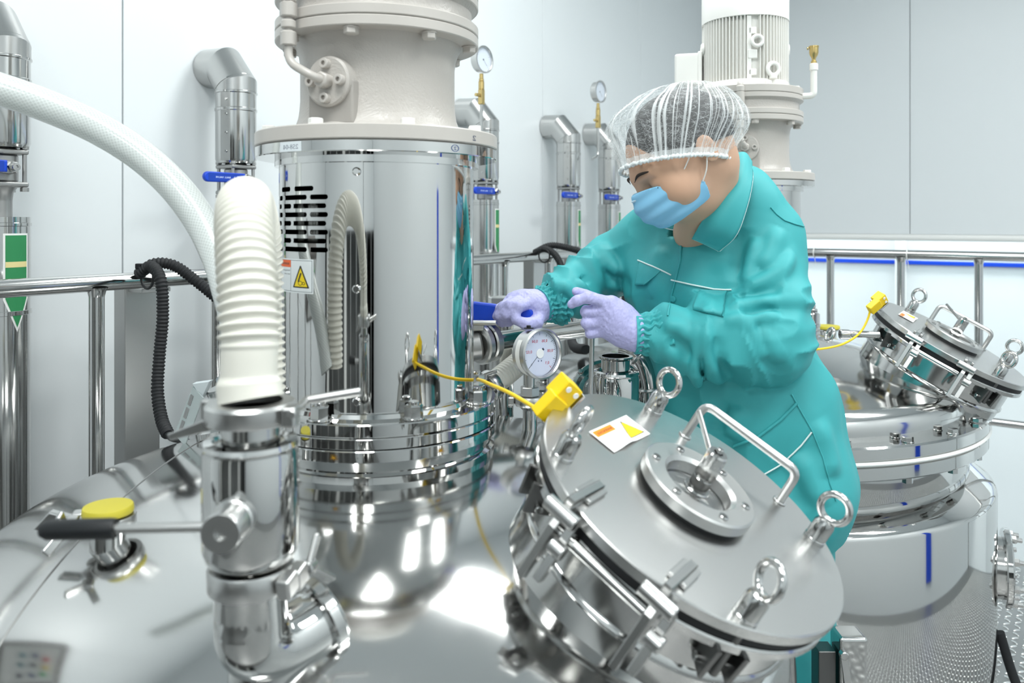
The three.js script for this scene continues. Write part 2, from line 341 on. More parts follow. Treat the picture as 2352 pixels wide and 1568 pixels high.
function agitator(label, pos, turn, full, bt) { // turn: housing, bt: port boss and oil line
  const g = thing('agitator_drive', label, 'mixer drive', pos, 'agitator drives on the tanks'); g.rotation.y = turn;
  // seat on the dome
  part('mounting_pad', lathe([[0.10, 0.925], [0.187, 0.932], [0.187, 0.946], [0.181, 0.95], [0.186, 0.966]], 96), M.mirror, g);
  part('seat_ring', ring(0.1, 0.19, 0.966, 0.9835, 0.0016, 96), M.mirror, g);
  part('seal_ring', ring(0.1, 0.1895, 0.9845, 1.0005, 0.0016, 96), M.mirror, g);
  part('lower_flange', ring(0.1, 0.19, 1.0015, 1.02, 0.0016, 96), M.mirror, g);
  for (let i = 0; i < 8; i++) { const a = -0.33 - turn + i * Math.PI / 4; part('bolt', [moved(disc(0.0165, 0, 0.0035, 0.001, 24), 0.172 * Math.sin(a), 1.02, 0.172 * Math.cos(a)), moved(prism(6, 0.0138, 0.0035, 0.021, a + 0.4, 0.002), 0.172 * Math.sin(a), 1.02, 0.172 * Math.cos(a)), moved(disc(0.008, 0.02, 0.026, 0.001, 16), 0.172 * Math.sin(a), 1.02, 0.172 * Math.cos(a))], M.steel, g); }
  // housing
  part('housing', lathe([[0.1505, 1.388], [0.1505, 1.02], [0.153, 1.02], [0.1535, 1.0201], [0.153, 1.388], [0.1505, 1.388]], 64, -0.145, Math.PI * 2 - 1.715), M.mirror, g);
  part('housing_foot', lathe([[0.15, 1.02], [0.1595, 1.02], [0.1575, 1.026], [0.15, 1.027]], 96), M.mirror, g);
  part('slotted_cover', slotCover(g), M.mirror, g, 'curved cover sheet with rows of dark ventilation slots');
  part('shaft', disc(0.05, 1.0, 1.41, 0.002, 32), M.cast, g);
  for (const y of [1.372, 1.205, 1.045]) { const a = -0.2; part('screw', along(disc(0.0062, 0, 0.004, 0.002, 16), V(0.1545 * Math.sin(a), y, 0.1545 * Math.cos(a)), V(Math.sin(a), y, Math.cos(a))), M.steel, g); }
  part('upper_collar', lathe([[0.14, 1.386], [0.161, 1.386], [0.161, 1.3985]], 96), M.mirror, g);
  part('steel_flange', ring(0.1, 0.1907, 1.3985, 1.4150, 0.0012, 96), M.mirror, g);
  part('painted_flange', ring(0.09, 0.1912, 1.4158, 1.4375, 0.0018, 96), M.paintSmooth, g);
  const neck = [[0.148, 1.4375], [0.141, 1.4395], [0.134, 1.4445], [0.129, 1.452], [0.1255, 1.462], [0.1235, 1.475], [0.1225, 1.49], [0.1225, 1.545], [0.1245, 1.56], [0.1285, 1.571], [0.134, 1.58]];
  part('cast_neck', lathe(neck, 96), M.paint, g);
  for (let i = 0; i < 8; i++) {
    const a = -0.38 - turn + i * Math.PI / 4;
    part('bolt', moved(hexBolt(0.0105, 0.010, a), 0.170 * Math.sin(a), 1.4375, 0.170 * Math.cos(a)), M.motor, g);
    part('bolt', moved(hexBolt(0.011, 0.011, a).rotateX(Math.PI), 0.1475 * Math.sin(a + 0.28), 1.58, 0.1475 * Math.cos(a + 0.28)), M.paintSmooth, g);
  }
  part('neck_flange', ring(0.1, 0.161, 1.58, 1.5955, 0.0015, 96), M.paintSmooth, g);
  part('gear_flange', ring(0.1, 0.161, 1.5965, 1.612, 0.0015, 96), M.paintSmooth, g);
  part('gear_case', lathe([[0.152, 1.612], [0.150, 1.618], [0.150, 1.634], [0.158, 1.641]], 96), M.paint, g);
  part('motor_flange', [ring(0.1, 0.161, 1.641, 1.655, 0.0015, 96), ring(0.1, 0.161, 1.656, 1.676, 0.0015, 96)], M.paintSmooth, g);
  // port boss on the neck: local +z
  const RB = list => merge(list).rotateY(bt);
  const boss = part('port_boss', RB([moved(box(0.078, 0.065, 0.08, 0.004), 0, 1.475, 0.092), along(disc(0.037, 0, 0.05, 0.003, 48), V(0, 1.505, 0.09), V(0, 1.505, 1))]), M.paint, g);
  for (const [x, y] of [[-0.025, 0], [0.025, 0], [0, 0.025], [0, -0.025]]) part('socket_screw', along(lathe([[0, 0], [0.0075, 0], [0.0075, 0.0085], [0.0068, 0.0095], [0.0036, 0.0095], [0.0036, 0.005], [0, 0.005]], 16), V(x, 1.505 + y, 0.14), V(x, 1.505 + y, 1)).rotateY(bt), M.paintSmooth, boss);
  const up = full ? 1.66 : 1.74, ox = full ? -0.012 : -0.043, oz = full ? 0.178 : 0.172;
  part('oil_line', RB([bent([V(0, 1.505, 0.14), V(0, 1.506, oz), V(ox, 1.53, oz), V(ox, up, oz)], 0.0062, 0.016), rod(V(0, 1.505, 0.138), V(0, 1.505, 0.157), 0.012, 6),
    rod(V(ox, 1.553, oz), V(ox, 1.574, oz), 0.0118, 6), rod(V(ox, 1.578, oz), V(ox, 1.590, oz), 0.0108, 12), rod(V(ox, 1.594, oz), V(ox, 1.616, oz), 0.0125, 6), rod(V(ox, 1.616, oz), V(ox, 1.652, oz), 0.0115, 20), rod(V(ox, 1.652, oz), V(ox, 1.668, oz), 0.0125, 6)]), M.paintSmooth, g);
  if (full) part('oil_tap', bent([V(ox, 1.66, oz), V(ox, 1.676, oz), V(ox, 1.676, 0.13)], 0.008, 0.01).rotateY(bt), M.paintSmooth, g);
  // motor
  part('motor_shield', ring(0.05, 0.124, 1.676, 1.697, 0.003, 64), M.motor, g);
  part('motor_core', ring(0.03, 0.106, 1.695, 1.875, 0.002, 64), M.motor, g);
  const fins = [];
  for (let i = 0; i < 72; i++) {
    const a = i / 72 * Math.PI * 2, m = i % 18;
    if (m < 4 && m > 0) continue;
    fins.push(box(0.0026, 0.176, 0.022, 0.001, 0, 1.785, 0.1105).rotateY(a));
  }
  const finMesh = part('cooling_fin', fins[0], M.motor, g); for (const f of fins.slice(1)) part('cooling_fin', f, M.motor, g);
  for (let k = 0; k < 4; k++) {
    const a = (k * 18 + 2) / 72 * Math.PI * 2;
    part('rib_pad', [box(0.013, 0.176, 0.018, 0.002, -0.009, 1.785, 0.108).rotateY(a), box(0.024, 0.02, 0.018, 0.003, 0, 1.83, 0.108).rotateY(a), box(0.026, 0.026, 0.02, 0.003, 0, 1.765, 0.109).rotateY(a), box(0.024, 0.018, 0.018, 0.003, 0, 1.715, 0.108).rotateY(a)], M.motor, g);
    part('lug_eye', torus(0.014, 0.0052, 10, 24).translate(0.012, 1.80, 0.122).rotateY(a), M.motor, g);
  }
  part('fan_cowl', lathe([[0.1, 1.873], [0.1225, 1.873], [0.1225, 1.965], [0.108, 1.99], [0, 1.99]], 64), M.motor, g);
  part('lifting_eye', [torus(0.0165, 0.006, 10, 28).rotateY(0.5).translate(0.075, 1.722, 0.105), moved(disc(0.011, 0, 0.012, 0.002, 16), 0.075, 1.694, 0.105)], M.motor, g);
  for (let i = 0; i < 6; i++) { const a = 0.45 + i * Math.PI / 3; part('bolt', moved(hexBolt(0.0085, 0.011, a), 0.142 * Math.sin(a), 1.676, 0.142 * Math.cos(a)), M.motor, g); }
  if (full) {
    part('terminal_box', [box(0.075, 0.092, 0.1, 0.008, -0.16, 1.745, 0.0), box(0.012, 0.098, 0.106, 0.003, -0.125, 1.745, 0.0)], M.motor, g);
    const cup = part('breather_pipe', bent([V(0.155, 1.655, 0.03), V(0.186, 1.655, 0.03), V(0.186, 1.745, 0.03)], 0.009, 0.012), M.motor, g);
    part('pipe_socket', rod(V(0.186, 1.725, 0.03), V(0.186, 1.745, 0.03), 0.0115, 20), M.motor, cup);
    part('brass_cup', [along(lathe([[0, 0], [0.008, 0], [0.008, 0.006], [0.0055, 0.008], [0.0055, 0.014], [0.011, 0.024], [0.0125, 0.03], [0.0125, 0.044], [0.0138, 0.045], [0.0138, 0.049], [0, 0.05]], 24), V(0.186, 1.745, 0.03), V(0.186, 3, 0.03)), rod(V(0.172, 1.788, 0.03), V(0.168, 1.788, 0.03), 0.004, 12)], M.brass, cup, 'small brass breather cup');
  }
  return g;
}
const drive1 = agitator('cream agitator column over a polished steel housing with vent slots and a small warning label', TANK1, 0.164, false, -0.56);
const drive2 = agitator('cream agitator column with finned motor behind the worker', TANK2, -0.28, true, 0.0);
// ---------------------------------------------------------------- lettering
const warnTex = (lines) => canvasTex(512, 400, (g, w, h) => {
  g.fillStyle = '#e9eef0'; g.fillRect(0, 0, w, h); g.strokeStyle = '#48585c'; g.lineWidth = 5; g.strokeRect(16, 18, w - 32, h - 36);
  g.beginPath(); g.moveTo(w * 0.55, 18); g.lineTo(w * 0.55, h - 18); g.stroke();
  const X = w * 0.55; // warning block is drawn on the right of the unmirrored label
  g.fillStyle = '#f0641a'; g.fillRect(X, 18, w - 18 - X, 84); g.fillStyle = '#35180a'; g.font = 'bold 36px sans-serif'; g.textBaseline = 'middle'; g.textAlign = 'left';
  g.fillText('WARNING', X + 26, 62, w - X - 50);
  g.font = 'bold 24px sans-serif'; g.fillStyle = '#3f4a4d'; lines.forEach((t, i) => { g.globalAlpha = i < 2 ? 1 : 0.8; g.fillText(t, X + 12, 140 + i * 42 + (i > 1 ? 12 : 0), w - X - 44); }); g.globalAlpha = 1;
  g.fillStyle = '#f6d80a'; g.strokeStyle = '#1d1a08'; g.lineWidth = 15; g.lineJoin = 'round';
  const c = w * 0.285; g.beginPath(); g.moveTo(c, 84); g.lineTo(c + 92, 330); g.lineTo(c - 92, 330); g.closePath(); g.fill(); g.stroke();
  g.lineWidth = 18; g.lineCap = 'round'; g.beginPath(); g.moveTo(c - 4, 170); g.lineTo(c + 26, 262); g.stroke();
  g.lineWidth = 6; g.beginPath(); g.arc(c + 4, 282, 24, 0, 7); g.stroke(); g.beginPath(); g.arc(c - 36, 284, 15, 0, 7); g.stroke();
});
const warnA = std(0xffffff, 0.45, { map: warnTex(['Moving parts', 'can crush', '', '', '']) });
const lidWarn = canvasTex(512, 300, (g, w, h) => {
  g.fillStyle = '#f4f5f4'; g.fillRect(0, 0, w, h); const X = w * 0.5;
  g.fillStyle = '#f58a1c'; g.fillRect(X, 20, w - X - 18, 76); g.fillStyle = '#4a2a10'; g.font = 'bold 40px sans-serif'; g.textBaseline = 'middle'; g.fillText('WARNING', X + 14, 60, w - X - 44);
  g.fillStyle = '#9aa0a2'; g.font = 'bold 26px sans-serif'; g.fillText('NO STEP', X + 20, 130);
  g.fillStyle = '#f6d80a'; g.strokeStyle = '#22200c'; g.lineWidth = 9; const c = w * 0.26; g.beginPath(); g.moveTo(c, 40); g.lineTo(c + 96, 250); g.lineTo(c - 96, 250); g.closePath(); g.fill(); g.stroke();
});
const warnB = std(0xffffff, 0.4, { map: lidWarn });

// ---------------------------------------------------------------- manholes
function eyeBolt(g, x, z, turn, h = 0.03) {
  const e = part('eye_bolt', [moved(lathe([[0, 0], [0.0128, 0], [0.0128, h - 0.006], [0.010, h], [0, h + 0.002]], 24), x, 0, z), moved(disc(0.0135, 0, 0.004, 0.001, 24), x, 0.0005, z)], M.steel, g);
  part('eye', torus(0.0175, 0.0046, 12, 36).rotateY(turn).translate(x, h + 0.0185, z), M.steel, e);
  part('swing_shank', moved(disc(0.006, -0.07, 0.0, 0.001, 16), x * 1.03, -0.002, z * 1.03), M.dark, e);
}
function lugPlates(g, x, z) { // dark hinge lugs the swing bolts hang in
  const a = Math.atan2(x, z);
  for (const s of [-1, 1]) part('bolt_lug', slab([[-0.026, -0.046], [0.016, -0.052], [0.02, -0.012], [-0.02, -0.008]], 0.006, 0.001).rotateY(-Math.PI / 2).translate(s * 0.016 + 0.003, -0.022, 0.178).rotateY(a), M.dark, g);
  part('lug_pin', along(disc(0.005, 0, 0.05, 0.001, 14), V(-0.025, 0, 0), V(1, 0, 0)).translate(0, -0.062, 0.18).rotateY(a), M.steel, g);
}
function manhole(label, c, tilt, az, openLeft) {
  const g = thing('manhole', label, 'hatch', V(...c), 'manholes on the tank domes'); g.rotation.set(tilt, az, 0, 'YXZ');
  part('neck', lathe([[0.172, -0.235], [0.172, -0.036]], 96), M.steel, g);
  part('neck_bead', lathe([[0.172, -0.098], [0.1755, -0.095], [0.1765, -0.092], [0.1755, -0.089], [0.172, -0.086]], 96), M.steel, g);
  part('neck_flange', ring(0.15, 0.1925, -0.038, -0.026, 0.002, 96), M.steel, g);
  part('gasket', ring(0.15, 0.1895, -0.0262, -0.0138, 0.001, 96), M.rubber, g, 'black rubber lid seal');
  const lid = part('lid', lathe([[0, -0.014], [0.1935, -0.014], [0.195, -0.0125], [0.195, -0.0015], [0.1935, 0], [0, 0.0012]], 128), M.lid, g);
  // sight glass
  part('sight_glass_spacer', ring(0.045, 0.066, 0.0, 0.009, 0.001, 64), M.rubber, lid);
  const sr = part('sight_glass_ring', lathe([[0.042, 0.004], [0.072, 0.008], [0.072, 0.02], [0.0695, 0.022], [0.047, 0.022], [0.042, 0.018], [0.042, 0.004]], 72), M.satin, lid);
  for (let i = 0; i < 6; i++) { const a = 0.4 + i * Math.PI / 3; part('socket_screw', lathe([[0, 0], [0.0055, 0], [0.0055, 0.0035], [0.0048, 0.0042], [0.0026, 0.0042], [0.0026, 0.001], [0, 0.001]], 16).translate(0.0585 * Math.sin(a), 0.0205, 0.0585 * Math.cos(a)), M.steel, lid); }
  part('sight_well', lathe([[0, 0.0022], [0.0425, 0.0022]], 48), M.steel, lid);
  part('sight_glass', disc(0.0425, 0.007, 0.010, 0.0003, 48), M.glass, lid);
  part('wiper_spindle', [disc(0.0165, 0.010, 0.014, 0.001, 28), moved(disc(0.0125, 0.014, 0.03, 0.0012, 24), 0, 0, 0), lathe([[0.0125, 0.03], [0.013, 0.031], [0.013, 0.064], [0.0115, 0.066], [0.006, 0.066], [0.006, 0.06], [0, 0.06]], 28), rod(V(0, 0.06, 0), V(0, 0.072, 0), 0.0042, 12)], M.steel, lid);
  part('wiper_arm', rod(V(0.0, 0.058, -0.006), V(0.052, 0.072, -0.055), 0.0033, 12), M.steel, lid);
  // lifting handle
  part('handle', [bent([V(0.128, 0, -0.07), V(0.138, 0.052, -0.07), V(0.138, 0.052, 0.072), V(0.146, 0, 0.072)], 0.0058, 0.014, 16), along(disc(0.009, 0, 0.003, 0.001, 20), V(0.128, 0, -0.07), V(0.128, 1, -0.07)), along(disc(0.009, 0, 0.003, 0.001, 20), V(0.146, 0, 0.072), V(0.146, 1, 0.072))], M.satin, lid);
  // warning sheet, one corner lifting
  const sg = new THREE.PlaneGeometry(0.104, 0.040, 24, 12).rotateX(-Math.PI / 2), sp = sg.attributes.position;
  for (let i = 0; i < sp.count; i++) { const x = sp.getX(i), z = sp.getZ(i), k = smooth(0.0, 0.02, z - 0.001) * Math.exp(-Math.pow((x + 0.012) / 0.018, 2)); sp.setY(i, 0.0022 + 0.004 * k); sp.setX(i, x + (z + 0.02) * 0.02); }
  sg.computeVertexNormals(); part('warning_label', sg.translate(0.007, 0, -0.115), warnB, lid, 'white warning label with yellow triangle');
  for (const [x, z, t] of [[-0.126, -0.122, 0.15], [0.13, -0.126, 1.25], [0.121, 0.13, 1.45], [-0.13, 0.124, 0.85]]) {
    lugPlates(g, x, z);
    if (openLeft && x < 0 && z < 0) { const e = part('eye_bolt', [rod(V(-0.15, -0.05, -0.14), V(-0.2, -0.085, -0.21), 0.0085, 18), rod(V(-0.19, -0.08, -0.195), V(-0.203, -0.089, -0.214), 0.0125, 20)], M.steel, g, 'swing bolt hanging open'); part('eye', torus(0.0165, 0.0046, 12, 32).rotateY(0.6).translate(-0.216, -0.1, -0.232), M.steel, e); continue; }
    eyeBolt(g, x, z, t);
  }
  // two hinge straps on the outer side
  for (const z of [-0.066, 0.058]) {
    const h = part('hinge_strap', [slab([[-0.226, -0.082], [-0.214, -0.088], [-0.201, -0.02], [-0.198, 0.011], [-0.128, 0.008], [-0.128, 0.002], [-0.198, 0.001], [-0.213, -0.02]], 0.009, 0.001).translate(0, 0, z - 0.0045), box(0.04, 0.005, 0.022, 0.001, -0.15, 0.0035, z)], M.zinc, g);
    part('hinge_pin', rod(V(-0.206, -0.004, z - 0.02), V(-0.206, -0.004, z + 0.02), 0.0085, 20), M.zinc, h);
    part('hinge_knuckle', [rod(V(-0.213, -0.035, z + 0.008), V(-0.213, -0.035, z + 0.026), 0.009, 20), slab([[-0.222, -0.075], [-0.21, -0.078], [-0.19, -0.012], [-0.2, -0.006]], 0.01, 0.001).translate(0, 0, z + 0.011)], M.zinc, h);
  }
  part('hinge_bar', rod(V(-0.196, -0.03, -0.062), V(-0.196, -0.03, 0.052), 0.0062, 16), M.steel, g);
  return g;
}
const manhole1 = manhole('round steel manhole with big flat lid in front of the worker', [0.2155, 0.9717, -0.966], 0.528, 0.974, false);
const manhole2 = manhole('round steel manhole on the tank behind the worker with one eye bolt hanging loose', [1.133, 0.993, -2.08], 0.497, 0.99, true);

// column labels
part('warning_label', curvedPatch(0.1549, -1.25, -0.64, 1.196, 1.246), warnA, drive1, 'small warning label with yellow triangle');
part('number_label', curvedPatch(0.1911, -0.81, -0.59, 1.3995, 1.4135, 8), std(0xffffff, 0.5, { map: canvasTex(256, 96, (g, w, h) => { g.fillStyle = '#dfe6ea'; g.fillRect(0, 0, w, h); g.fillStyle = '#2b3a55'; g.font = '58px serif'; g.textAlign = 'center'; g.textBaseline = 'middle'; g.fillText('258-04', w / 2 - 4, h / 2 + 4); }) }), drive1, 'white paper label with a number');
part('pen_mark', curvedPatch(0.1911, 0.56, 0.66, 1.400, 1.4135, 4), std(0xffffff, 0.6, { transparent: true, map: canvasTex(128, 128, (g, w, h) => { g.strokeStyle = '#2b4a86'; g.lineWidth = 7; g.beginPath(); g.arc(64, 64, 44, 0, 7); g.stroke(); g.fillStyle = '#2b4a86'; g.font = '64px serif'; g.textAlign = 'center'; g.textBaseline = 'middle'; g.fillText('2', 64, 66); }) }), drive1, 'circled pen mark');
part('pen_mark', curvedPatch(0.1916, 0.78, 0.86, 1.4185, 1.4305, 4), std(0xffffff, 0.6, { transparent: true, map: canvasTex(96, 128, (g, w, h) => { g.fillStyle = '#233a63'; g.font = '110px serif'; g.textAlign = 'center'; g.textBaseline = 'middle'; g.fillText('2', 48, 66); }) }), drive1, 'pen number');
// rust weeping from the seat ring of the near column
{
  const c = document.createElement('canvas'); c.width = c.height = 128; const k = c.getContext('2d');
  for (let i = 0; i < 900; i++) { const a = rnd() * 7, r = rnd() * rnd() * 56, v = 90 + rnd() * 70 | 0; k.fillStyle = `rgba(${v + 30},${v - 10},${20},${0.10 + 0.2 * rnd()})`; k.fillRect(64 + Math.cos(a) * r, 56 + Math.sin(a) * r * 0.8 + rnd() * 14, 3 + rnd() * 3, 3 + rnd() * 5); }
  const t = new THREE.CanvasTexture(c); t.colorSpace = THREE.SRGBColorSpace; const rust = std(0xffffff, 0.8, { map: t, transparent: true });
  for (const [a, w] of [[-0.38, 0.1], [0.42, 0.11]]) part('rust_stain', curvedPatch(0.1903, a, a + w, 0.9665, 0.9835, 6), rust, drive1, 'small brown rust stain');
}
// ---------------------------------------------------------------- handrails
const RAIL_Y = 1.17 - 0.0;
function handrail(name, label, t0, s0, t1, s1, posts, foot, group) {
  const a = W(t0, RAIL_Y, s0), b = W(t1, RAIL_Y, s1), g = thing(name, label, 'railing', V(a.x, 0, a.z)); const rel = p => p.clone().sub(g.position);
  part('top_rail', rod(rel(a), rel(b), 0.0185, 28, 0.002), M.steel, g);
  for (const u of posts) { const p = rel(a.clone().lerp(b, u)); part('post', [rod(V(p.x, foot, p.z), V(p.x, RAIL_Y - 0.012, p.z), 0.0155, 22, 0.001), moved(lathe([[0.0155, 0], [0.0185, 0.012], [0.024, 0.02]], 22), p.x, RAIL_Y - 0.03, p.z)], M.steel, g); }
  return g;
}
{
  const t0 = -1.2, t1 = 2.846, ps = []; for (let k = -4; k < 10; k++) { const t = 0.1875 + k * 0.2935; if (t > t0 && t < t1 - 0.05) ps.push((t - t0) / (t1 - t0)); }
  const g = handrail('handrail', 'polished tube handrail with upright bars along the panelled wall', t0, 0, t1, 0, ps, 0.001);
  for (const [t, s] of [[0.325, -0.085], [1.975, -0.085]]) { const c = W(t, 0, s).sub(g.position); part('channel_post', [box(0.085, RAIL_Y - 0.021, 0.05, 0.003, 0, (RAIL_Y - 0.021) / 2 + 0.001, 0).rotateY(TURN).translate(c.x, 0, c.z), box(0.07, 0.01, 0.085, 0.002, 0, RAIL_Y - 0.025, 0.04).rotateY(TURN).translate(c.x, 0, c.z)], M.brushed, g, 'brushed square channel post'); }
}
{
  const ps = []; for (let k = -3; k < 8; k++) ps.push((0.83 + k * 0.2715 + 0.02) / 3.3);
  const g = handrail('handrail', 'polished tube handrail of upright bars across the far edge of the platform', 2.846, -0.02, 2.846, 3.28, ps.filter(u => u > 0.01 && u < 0.99), 0.545);
  const a = W(2.846, 0.545, 0).sub(g.position), b = W(2.846, 0.545, 3.28).sub(g.position); part('bottom_rail', rod(a, b, 0.0155, 22, 0.001), M.steel, g);
  for (const s of [0.0, 1.65, 3.25]) { const p = W(2.846, 0, s).sub(g.position); part('stanchion', rod(V(p.x, 0.001, p.z), V(p.x, 0.545, p.z), 0.0155, 20), M.steel, g); }
  for (const s of [0.765, 1.125]) { const p = W(2.846, RAIL_Y, s).sub(g.position); part('cable_tie', [torus(0.0205, 0.002, 8, 28).rotateY(TURN).translate(p.x, p.y, p.z), rod(V(p.x, p.y - 0.02, p.z), V(p.x + 0.006, p.y - 0.055, p.z), 0.0015, 8)], M.white, g, 'white plastic cable tie'); }
}
// ---------------------------------------------------------------- clad wall pipes
function mitre(points, r, n = 28, close = true) { // sheet-metal bend made of straight segments
  const dirs = points.slice(1).map((p, i) => p.clone().sub(points[i]).normalize()), out = [];
  const rings = points.map((p, i) => {
    const d = dirs[Math.min(i, dirs.length - 1)], d0 = dirs[Math.max(0, i - 1)], nn = (i === 0 || i === points.length - 1) ? (i ? d0 : d) : d.clone().add(d0).normalize();
    return { p, nn };
  });
  const u0 = Math.abs(dirs[0].y) > 0.9 ? V(1, 0, 0) : V(0, 1, 0); u0.addScaledVector(dirs[0], -u0.dot(dirs[0])).normalize();
  let u = u0, prev = dirs[0];
  for (let i = 0; i < dirs.length; i++) {
    const d = dirs[i]; u = u.clone().applyQuaternion(new THREE.Quaternion().setFromUnitVectors(prev, d)); prev = d; const v = d.clone().cross(u), pos = [], no = [], idx = [];
    for (let k = 0; k <= n; k++) {
      const a = k / n * Math.PI * 2, e = u.clone().multiplyScalar(Math.cos(a)).addScaledVector(v, Math.sin(a));
      for (const R of [rings[i], rings[i + 1]]) { const q = R.p.clone().addScaledVector(e, r); const t = R.p.clone().sub(q).dot(R.nn) / d.dot(R.nn); q.addScaledVector(d, t); pos.push(q.x, q.y, q.z); no.push(e.x, e.y, e.z); }
    }
    for (let k = 0; k < n; k++) { const q = k * 2; idx.push(q, q + 2, q + 1, q + 1, q + 2, q + 3); }
    const g = new THREE.BufferGeometry(); g.setAttribute('position', new THREE.Float32BufferAttribute(pos, 3)); g.setAttribute('normal', new THREE.Float32BufferAttribute(no, 3)); g.setIndex(idx); out.push(g);
  }
  return out;
}
function bentShape(outline, R) { // a flat outline of [u, y] wrapped on a cylinder facing +z
  let f = new THREE.ShapeGeometry(new THREE.Shape(outline.map(p => new THREE.Vector2(p[0], p[1])))); f = new TessellateModifier(0.012, 6).modify(f);
  const p = f.attributes.position, n = new Float32Array(p.count * 3); for (let i = 0; i < p.count; i++) { const a = p.getX(i) / R; p.setXYZ(i, R * Math.sin(a), p.getY(i), R * Math.cos(a)); n.set([Math.sin(a), 0, Math.cos(a)], i * 3); }
  f.setAttribute('normal', new THREE.BufferAttribute(n, 3)); return f;
}
const leverTex = canvasTex(512, 128, (g, w, h) => { g.fillStyle = '#0d3fae'; g.fillRect(0, 0, w, h); g.fillStyle = '#d6e2fb'; g.font = 'bold 40px sans-serif'; g.textBaseline = 'middle'; g.fillText('BALL VALVE', 190, 66, 220); g.font = 'bold 26px sans-serif'; g.fillText('ON', 56, 46); g.fillText('OFF', 56, 84); g.strokeStyle = '#d6e2fb'; g.lineWidth = 5; g.beginPath(); g.arc(112, 64, 24, -1, 1); g.stroke(); });
const leverMat = std(0xffffff, 0.35, { map: leverTex }), green = std(0x2f8a55, 0.5), paleYellow = std(0xe6d79a, 0.5);
function ballValve(g, y, lever) { // three-piece valve on an upright pipe, stem towards local +z, lever towards -x
  part('valve_end', [box(0.078, 0.011, 0.078, 0.004, 0, y + 0.035, 0), lathe([[0.02, 0], [0.03, 0], [0.022, 0.012], [0.02, 0.025]], 24).translate(0, y + 0.04, 0)], M.cast, g);
  part('valve_end', [box(0.078, 0.011, 0.078, 0.004, 0, y - 0.035, 0), lathe([[0.02, -0.03], [0.022, -0.012], [0.03, 0], [0.02, 0]], 24).translate(0, y - 0.04, 0)], M.cast, g);
  part('valve_body', [disc(0.031, y - 0.03, y + 0.03, 0.004, 32), along(disc(0.014, 0, 0.05, 0.002, 20), V(0, y, 0), V(0, y, 1))], M.cast, g);
  for (const x of [-1, 1]) for (const z of [-1, 1]) part('tie_bolt', [rod(V(x * 0.032, y - 0.05, z * 0.032), V(x * 0.032, y + 0.048, z * 0.032), 0.0045, 12), moved(prism(6, 0.0085, -0.009, 0, 0.2), x * 0.032, y - 0.041, z * 0.032), moved(prism(6, 0.0085, 0, 0.008, 0.2), x * 0.032, y + 0.041, z * 0.032)], M.cast, g);
  part('stem_nut', [along(prism(6, 0.0125, 0.05, 0.062, 0.3), V(0, y, 0), V(0, y, 1)), along(lathe([[0, 0.062], [0.0075, 0.062], [0.0075, 0.072], [0.004, 0.072], [0.004, 0.068], [0, 0.068]], 16), V(0, y, 0), V(0, y, 1))], M.steel, g);
  if (!lever) return;
  const L = 0.135, h = part('lever', [box(0.03, 0.024, 0.004, 0.001, -0.006, y, 0.052)], M.zinc, g);
  const o = []; for (let i = 0; i <= 8; i++) { const a = Math.PI / 2 + i / 8 * Math.PI; o.push([-L + 0.013 + 0.0135 * Math.cos(a), 0.0135 * Math.sin(a)]); } o.push([-0.012, -0.0125], [-0.012, 0.0125]);
  const grip = slab(o, 0.012, 0.003).translate(0, y + 0.002, 0.047);
  part('lever_grip', grip, M.blue, h, 'blue plastic lever grip');
  const face = new THREE.PlaneGeometry(L - 0.03, 0.0205).translate(-L / 2 - 0.004, y + 0.002, 0.0594); part('lever_print', face, leverMat, h, 'white valve lettering on blue');
}
